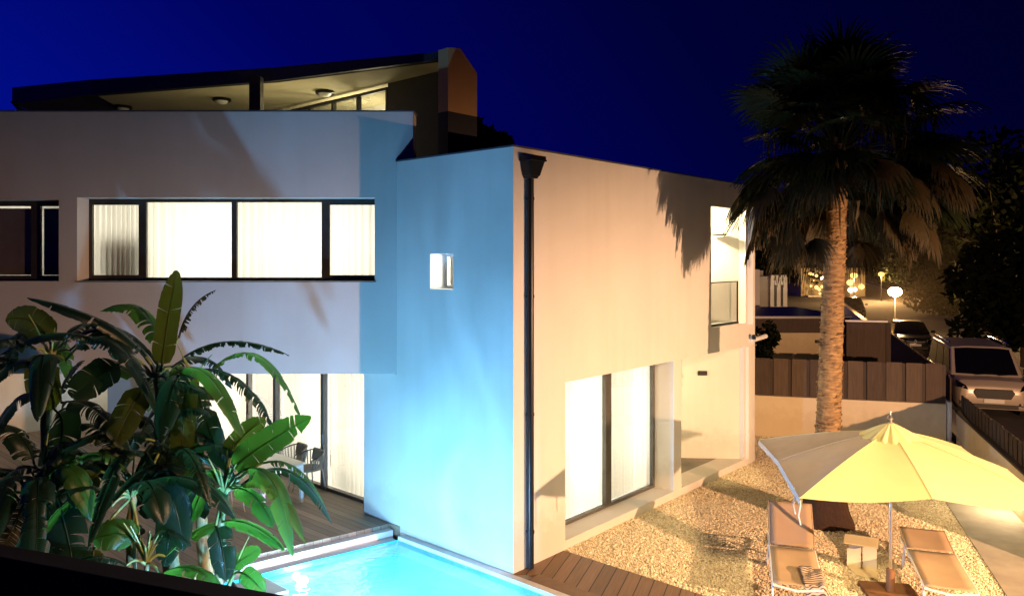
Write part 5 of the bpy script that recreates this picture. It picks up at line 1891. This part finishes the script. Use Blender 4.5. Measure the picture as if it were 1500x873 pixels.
# C: arching plant behind to the right
banana('banana plant whose long arching shredded leaves cross the terrace doors', (282, 548), (304, 850), 10.4, [
    ((268, 524), (340, 500), (424, 521), 10.4, 10.3, 10.2, 0.15, 1.0, 2, 1.0, None),
    ((298, 541), (355, 562), (403, 632), 10.4, 10.3, 10.2, 0.2, 1.0, 2, 1.0, None),
    ((275, 560), (270, 600), (262, 735), 10.2, 10.0, 9.9, 0.16, 0.15, 1, 0.2, FC),
    ((290, 560), (300, 610), (330, 690), 10.3, 10.2, 10.1, 0.18, 0.5, 2, 0.6, FC),
    ((285, 560), (240, 580), (205, 640), 10.3, 10.0, 9.9, 0.2, 0.5, 2, 0.6, None),
    ((280, 640), (282, 690), (292, 742), 10.2, 10.1, 10.0, 0.17, 0.4, 0, 0.4, FC),
], 0.075, 3)
# B: the bright front plant by the pool
banana('bright green banana plant leaning over the pool edge and timber terrace', (328, 712), (318, 850), 9.7, [
    ((336, 690), (385, 652), (456, 611), 9.75, 9.7, 9.7, 0.2, 0.12, 0, 0.3, (-0.1, -1, 0.5)),
    ((333, 672), (355, 640), (389, 614), 9.9, 9.95, 10.0, 0.15, 0.1, 1, 0.3, FC),
    ((385, 678), (440, 690), (483, 758), 9.8, 9.9, 10.0, 0.16, 0.9, 0, 0.75, None),
    ((358, 688), (402, 710), (430, 815), 9.6, 9.4, 9.3, 0.22, 0.6, 0, 0.7, None),
    ((340, 716), (372, 726), (400, 770), 9.6, 9.5, 9.4, 0.2, 0.3, 0, 0.8, None),
    ((318, 716), (296, 722), (282, 762), 9.6, 9.5, 9.4, 0.18, 0.3, 0, 0.7, None),
    ((325, 764), (370, 770), (417, 806), 9.6, 9.5, 9.4, 0.14, 0.2, 0, 0.6, None),
    ((316, 770), (325, 800), (331, 850), 9.5, 9.4, 9.3, 0.16, 0.1, 2, 0.3, FC),
], 0.06, 7, 4)
banana('young banana shoot with pale lime leaf above the pool coping', (336, 842), (336, 862), 9.9, [
    ((340, 832), (358, 817), (382, 803), 9.9, 9.9, 10.0, 0.12, 0.0, 0, 0.2, (0, -0.8, 0.8)),
    ((352, 838), (366, 846), (388, 868), 9.8, 9.7, 9.6, 0.12, 0.0, 0, 0.3, (0.2, -0.8, 0.6)),
], 0.04, 3, 0)
# D: plants of the dark left edge
banana('dark banana plant at the far left edge with olive hanging leaf', (74, 515), (60, 870), 10.0, [
    ((75, 505), (45, 470), (8, 470), 10.1, 10.2, 10.3, 0.2, 0.2, 1, 0.5, FC),
    ((72, 515), (62, 555), (78, 600), 10.0, 9.9, 9.9, 0.22, 0.15, 1, 0.3, FC),
    ((86, 585), (104, 545), (124, 528), 10.2, 10.3, 10.4, 0.14, 0.7, 2, 0.5, None),
    ((60, 540), (25, 530), (-20, 570), 9.9, 9.7, 9.5, 0.24, 0.8, 2, 0.9, None),
    ((60, 580), (20, 590), (-20, 660), 9.9, 9.7, 9.5, 0.25, 0.5, 2, 0.8, None),
    ((90, 590), (140, 600), (190, 660), 9.9, 9.7, 9.6, 0.24, 0.5, 2, 0.8, None),
    ((80, 600), (90, 640), (60, 720), 9.9, 9.7, 9.6, 0.24, 0.3, 2, 0.5, FC),
], 0.09, 2, 10)
banana('low banana plant with wide drooping olive leaf beside the black wall', (192, 715), (190, 850), 9.5, [
    ((148, 690), (105, 730), (50, 798), 9.5, 9.3, 9.2, 0.16, 0.05, 1, 0.15, FC),
    ((205, 792), (172, 782), (136, 790), 9.4, 9.3, 9.3, 0.19, 0.05, 0, 0.35, (0, -1, 0.6)),
    ((138, 800), (134, 835), (131, 878), 9.3, 9.2, 9.1, 0.13, 0.1, 1, 0.25, FC),
    ((215, 720), (250, 730), (268, 806), 9.5, 9.4, 9.4, 0.2, 0.2, 2, 0.5, FC),
    ((180, 690), (160, 640), (120, 620), 9.6, 9.7, 9.8, 0.22, 0.5, 2, 0.7, None),
    ((200, 690), (225, 650), (250, 660), 9.6, 9.7, 9.8, 0.2, 0.4, 2, 0.7, None),
    ((178, 720), (140, 740), (100, 770), 9.5, 9.4, 9.3, 0.2, 0.5, 2, 0.6, None),
], 0.07, 5, 9)
banana('small banana sucker with bare pale leaf stalks near the wall top', (214, 812), (214, 850), 9.4, [
    ((222, 790), (250, 775), (280, 800), 9.4, 9.4, 9.4, 0.13, 0.2, 2, 0.6, None),
    ((206, 790), (190, 770), (160, 775), 9.5, 9.6, 9.7, 0.13, 0.2, 2, 0.6, None),
], 0.05, 8)
banana('shadowed banana plant filling the lower left corner with ragged leaves', (60, 700), (70, 870), 9.3, [
    ((62, 690), (20, 690), (-30, 740), 9.3, 9.1, 9.0, 0.24, 0.6, 2, 0.8, None),
    ((66, 700), (100, 700), (150, 760), 9.3, 9.1, 9.0, 0.24, 0.5, 2, 0.8, None),
    ((40, 720), (20, 770), (-10, 830), 9.3, 9.1, 9.0, 0.24, 0.9, 3, 0.6, FC),
    ((60, 720), (70, 780), (60, 850), 9.2, 9.1, 9.0, 0.26, 0.4, 2, 0.4, FC),
    ((80, 720), (100, 790), (110, 860), 9.2, 9.1, 9.0, 0.24, 0.4, 2, 0.4, FC),
    ((50, 680), (30, 640), (-10, 620), 9.4, 9.5, 9.6, 0.22, 0.7, 2, 0.8, None),
    ((66, 680), (90, 650), (130, 665), 9.4, 9.5, 9.6, 0.22, 0.6, 2, 0.8, None),
], 0.09, 2, 10)
banana('banana plant in the middle of the bed with dark crossing leaves', (240, 650), (262, 850), 10.0, [
    ((232, 640), (200, 610), (150, 640), 10.0, 10.0, 10.0, 0.2, 0.6, 2, 0.8, None),
    ((248, 640), (270, 600), (310, 610), 10.0, 10.0, 10.0, 0.2, 0.7, 2, 0.8, None),
    ((240, 660), (225, 700), (215, 760), 9.9, 9.8, 9.7, 0.22, 0.3, 2, 0.5, FC),
    ((246, 660), (275, 690), (300, 760), 9.9, 9.8, 9.7, 0.2, 0.5, 2, 0.6, FC),
    ((244, 700), (250, 760), (240, 830), 9.9, 9.8, 9.7, 0.2, 0.3, 2, 0.5, FC),
    ((250, 640), (300, 640), (345, 690), 10.1, 10.1, 10.2, 0.18, 0.8, 2, 0.9, None),
], 0.07, 3, 9)

# spike light in the planting bed
spk = Vector((-3.75, 10.15, 0.0))
t = thing('garden_spotlight', 'small garden spike light at the foot of the banana plants', 'lamp', spk)
MB().lathe(spk, [(0.01, -0.15), (0.012, 0.12), (0.012, 0.16)], 8).build('spike', M_BLACK, t, 40)
MB().tube([spk + Vector((0.06, 0.0, 0.14)), spk + Vector((-0.04, 0.06, 0.22))], [0.05, 0.06], 14, True).build('housing', M_BLACK, t, 40)
lamp('bed_spotlight', 'SPOT', spk + Vector((-0.06, 0.08, 0.25)), 7, (1.0, 0.74, 0.5), 0.05, Vector((-0.35, 0.55, 0.75)), R(150), 0.5)

# shrub by the fence
def leafy(name, c, rx, rz_, n, size, seed, mat, label, cat, trunk=None, group=None, blobs=7, copies=None):
    r = random.Random(seed)
    c = Vector(c)
    t = thing(name, label, cat, (c.x, c.y, 0), group=group, local=True)
    mb = MB()
    bl_ = []
    for i in range(blobs):
        a = r.uniform(0, 2 * PI)
        q = r.uniform(0.1, 0.75)
        bl_.append((Vector((math.cos(a) * rx * q, math.sin(a) * rx * q, c.z + rz_ * r.uniform(-0.65, 0.75))), r.uniform(0.3, 0.55)))
    for i in range(n):
        b, s = bl_[r.randrange(blobs)]
        while True:
            d = Vector((r.uniform(-1, 1), r.uniform(-1, 1), r.uniform(-1, 1)))
            if 0.3 < d.length < 1:
                break
        p = b + Vector((d.x * rx * s, d.y * rx * s, d.z * rz_ * s))
        x = Vector((r.uniform(-1, 1), r.uniform(-1, 1), r.uniform(-1, 1))).normalized() * size * r.uniform(0.6, 1.3)
        y = x.cross(Vector((r.uniform(-1, 1), r.uniform(-1, 1), r.uniform(-1, 1)))).normalized() * size * 0.5
        mb.add([p - x, p + y, p + x, p - y], [(0, 1, 2, 3)])
    mb.build('crown', mat, t)
    tm = MB()
    tm.tube([(0, 0, -0.1), (0.05, 0, c.z * 0.5), (0, 0.05, c.z)], [0.09 * rx ** 0.5 + 0.02, 0.07 * rx ** 0.5, 0.03], 8)
    for b, s in bl_[:4]:
        tm.tube([(0, 0, c.z * 0.55), b * 0.5 + Vector((0, 0, c.z * 0.3)), b], [0.06 * rx ** 0.5, 0.03, 0.015], 6)
    tm.build('trunk', M_BARK, t, 50)
    return t


sp = P(1118, 500, 21.2)
leafy('shrub', (sp.x, sp.y, 2.1), 0.55, 0.7, 900, 0.09, 4, M_TREE, 'dark rounded shrub behind the fence next to the villa end', 'shrub')

# trees beyond
trees = [
    (1470, 330, 42, 5.0, 4.6, 'big black tree right of the palm at the picture edge', 5),
    (1462, 420, 52, 3.4, 3.0, 'low dark tree behind the parked van', 6),
    (1400, 395, 64, 4.2, 4.4, 'dark tree behind the bright street lamp', 7),
    (1150, 385, 100, 8.0, 3.6, 'dark tree over the far white house', 8),
    (1215, 372, 118, 8.5, 4.2, 'dark tree standing behind the lit terrace bulbs', 9),
    (1300, 372, 120, 9.0, 5.0, 'dark tree at the far end of the street', 10),
    (1352, 365, 85, 6.0, 5.0, 'dark tree between the palm crown and the large right tree', 11),
    (700, 215, 30, 1.5, 1.6, 'tree top peeping over the villa roof beside the end wall', 12),
    (1500, 430, 33, 3.4, 3.0, 'dense dark tree overhanging the street behind the van', 13),
]
for px, py, Y, rx, rz_, lab, sd_ in trees:
    p = P(px, py, Y)
    leafy('tree', p, rx, rz_, 3600, 0.11 * rx ** 0.5 + 0.06, sd_, M_TREE, lab, 'tree', group='dark trees beyond the garden', blobs=11)

# thin night haze glowing round the nearest street lamp
lb = P(1311, 428, 42)
hz_m, hz_t, hz_o = new_mat('night_haze')
vs_ = N(hz_t, 'ShaderNodeVolumeScatter')
vs_.inputs['Color'].default_value = (1.0, 0.85, 0.65, 1)
vs_.inputs['Density'].default_value = 0.0011
L(hz_t, vs_.outputs['Volume'], hz_o.inputs['Volume'])
hzb = MB().lathe((lb.x, lb.y, lb.z), [(0.05, -5.0)] + [(5.0 * math.sin(R(q)), -5.0 * math.cos(R(q))) for q in range(15, 166, 15)] + [(0.05, 5.0)], 24).build('night_haze', hz_m, smooth=60)
hzb['kind'] = 'stuff'
hzb['label'] = 'thin glowing night haze round the bright street lamp'

# low dark hills on the horizon
mb = MB()
vs = []
n_ = 60
for i in range(n_ + 1):
    a = R(-70 + 140 * i / n_)
    d_ = Vector((math.sin(a), math.cos(a), 0)) * 330
    h_ = 11 + 5 * math.sin(i * 0.45) + 4 * math.sin(i * 0.17 + 2) + 8 * max(0, (i - 30) / 30)
    vs += [d_ + ZV * -1, d_ * 1.02 + ZV * h_]
mb.add(vs, [(2 * i, 2 * i + 2, 2 * i + 3, 2 * i + 1) for i in range(n_)])
M_HILL = simple('hill_scrub', (0.012, 0.014, 0.01), rough=1.0, scale=0.1)
struct(mb.build('hills', M_HILL))

# ================================================================== SKY, CAMERA
world = bpy.data.worlds.new('World')
scene.world = world
world.use_nodes = True
nt = world.node_tree
nt.nodes.clear()
out = N(nt, 'ShaderNodeOutputWorld')
bg = N(nt, 'ShaderNodeBackground')
tc_ = N(nt, 'ShaderNodeTexCoord')
dot = N(nt, 'ShaderNodeVectorMath', operation='DOT_PRODUCT')
dot.inputs[1].default_value = Vector((-0.86, 0.35, -0.62)).normalized()
L(nt, tc_.outputs['Generated'], dot.inputs[0])
rp = N(nt, 'ShaderNodeValToRGB')
els = rp.color_ramp.elements
els[0].position, els[0].color = 0.0, (0.0003, 0.0004, 0.012, 1)
els[1].position, els[1].color = 1.0, (0.0, 0.016, 0.42, 1)
for pos, c in ((0.33, (0.0003, 0.0004, 0.016, 1)), (0.5, (0.0003, 0.0006, 0.036, 1)), (0.68, (0.0003, 0.001, 0.105, 1)), (0.8, (0.0002, 0.004, 0.23, 1))):
    e = els.new(pos)
    e.color = c
mr = N(nt, 'ShaderNodeMapRange')
mr.inputs['From Min'].default_value = -1
mr.inputs['From Max'].default_value = 1
L(nt, dot.outputs['Value'], mr.inputs['Value'])
L(nt, mr.outputs[0], rp.inputs['Fac'])
L(nt, rp.outputs['Color'], bg.inputs['Color'])
bg.inputs['Strength'].default_value = 1.0
L(nt, bg.outputs['Background'], out.inputs['Surface'])

cam = bpy.data.cameras.new('camera')
co = bpy.data.objects.new('camera', cam)
COL.objects.link(co)
co.location = (0, 0, CH)
co.rotation_euler = (PI / 2, 0, 0)
cam.sensor_width = 36
cam.lens = 36 * F_ / 1500
cam.shift_y = -(436.5 - HY) / 1500
cam.clip_start = 0.1
cam.clip_end = 2000
scene.camera = co

scene.view_settings.view_transform = 'Standard'
scene.view_settings.look = 'None'
scene.view_settings.exposure = 0
scene.view_settings.gamma = 1
scene.render.engine = 'CYCLES'
scene.cycles.use_denoising = True
scene.cycles.max_bounces = 8
scene.cycles.transparent_max_bounces = 12
scene.cycles.sample_clamp_indirect = 4.0
scene.cycles.caustics_reflective = False
scene.cycles.caustics_refractive = False
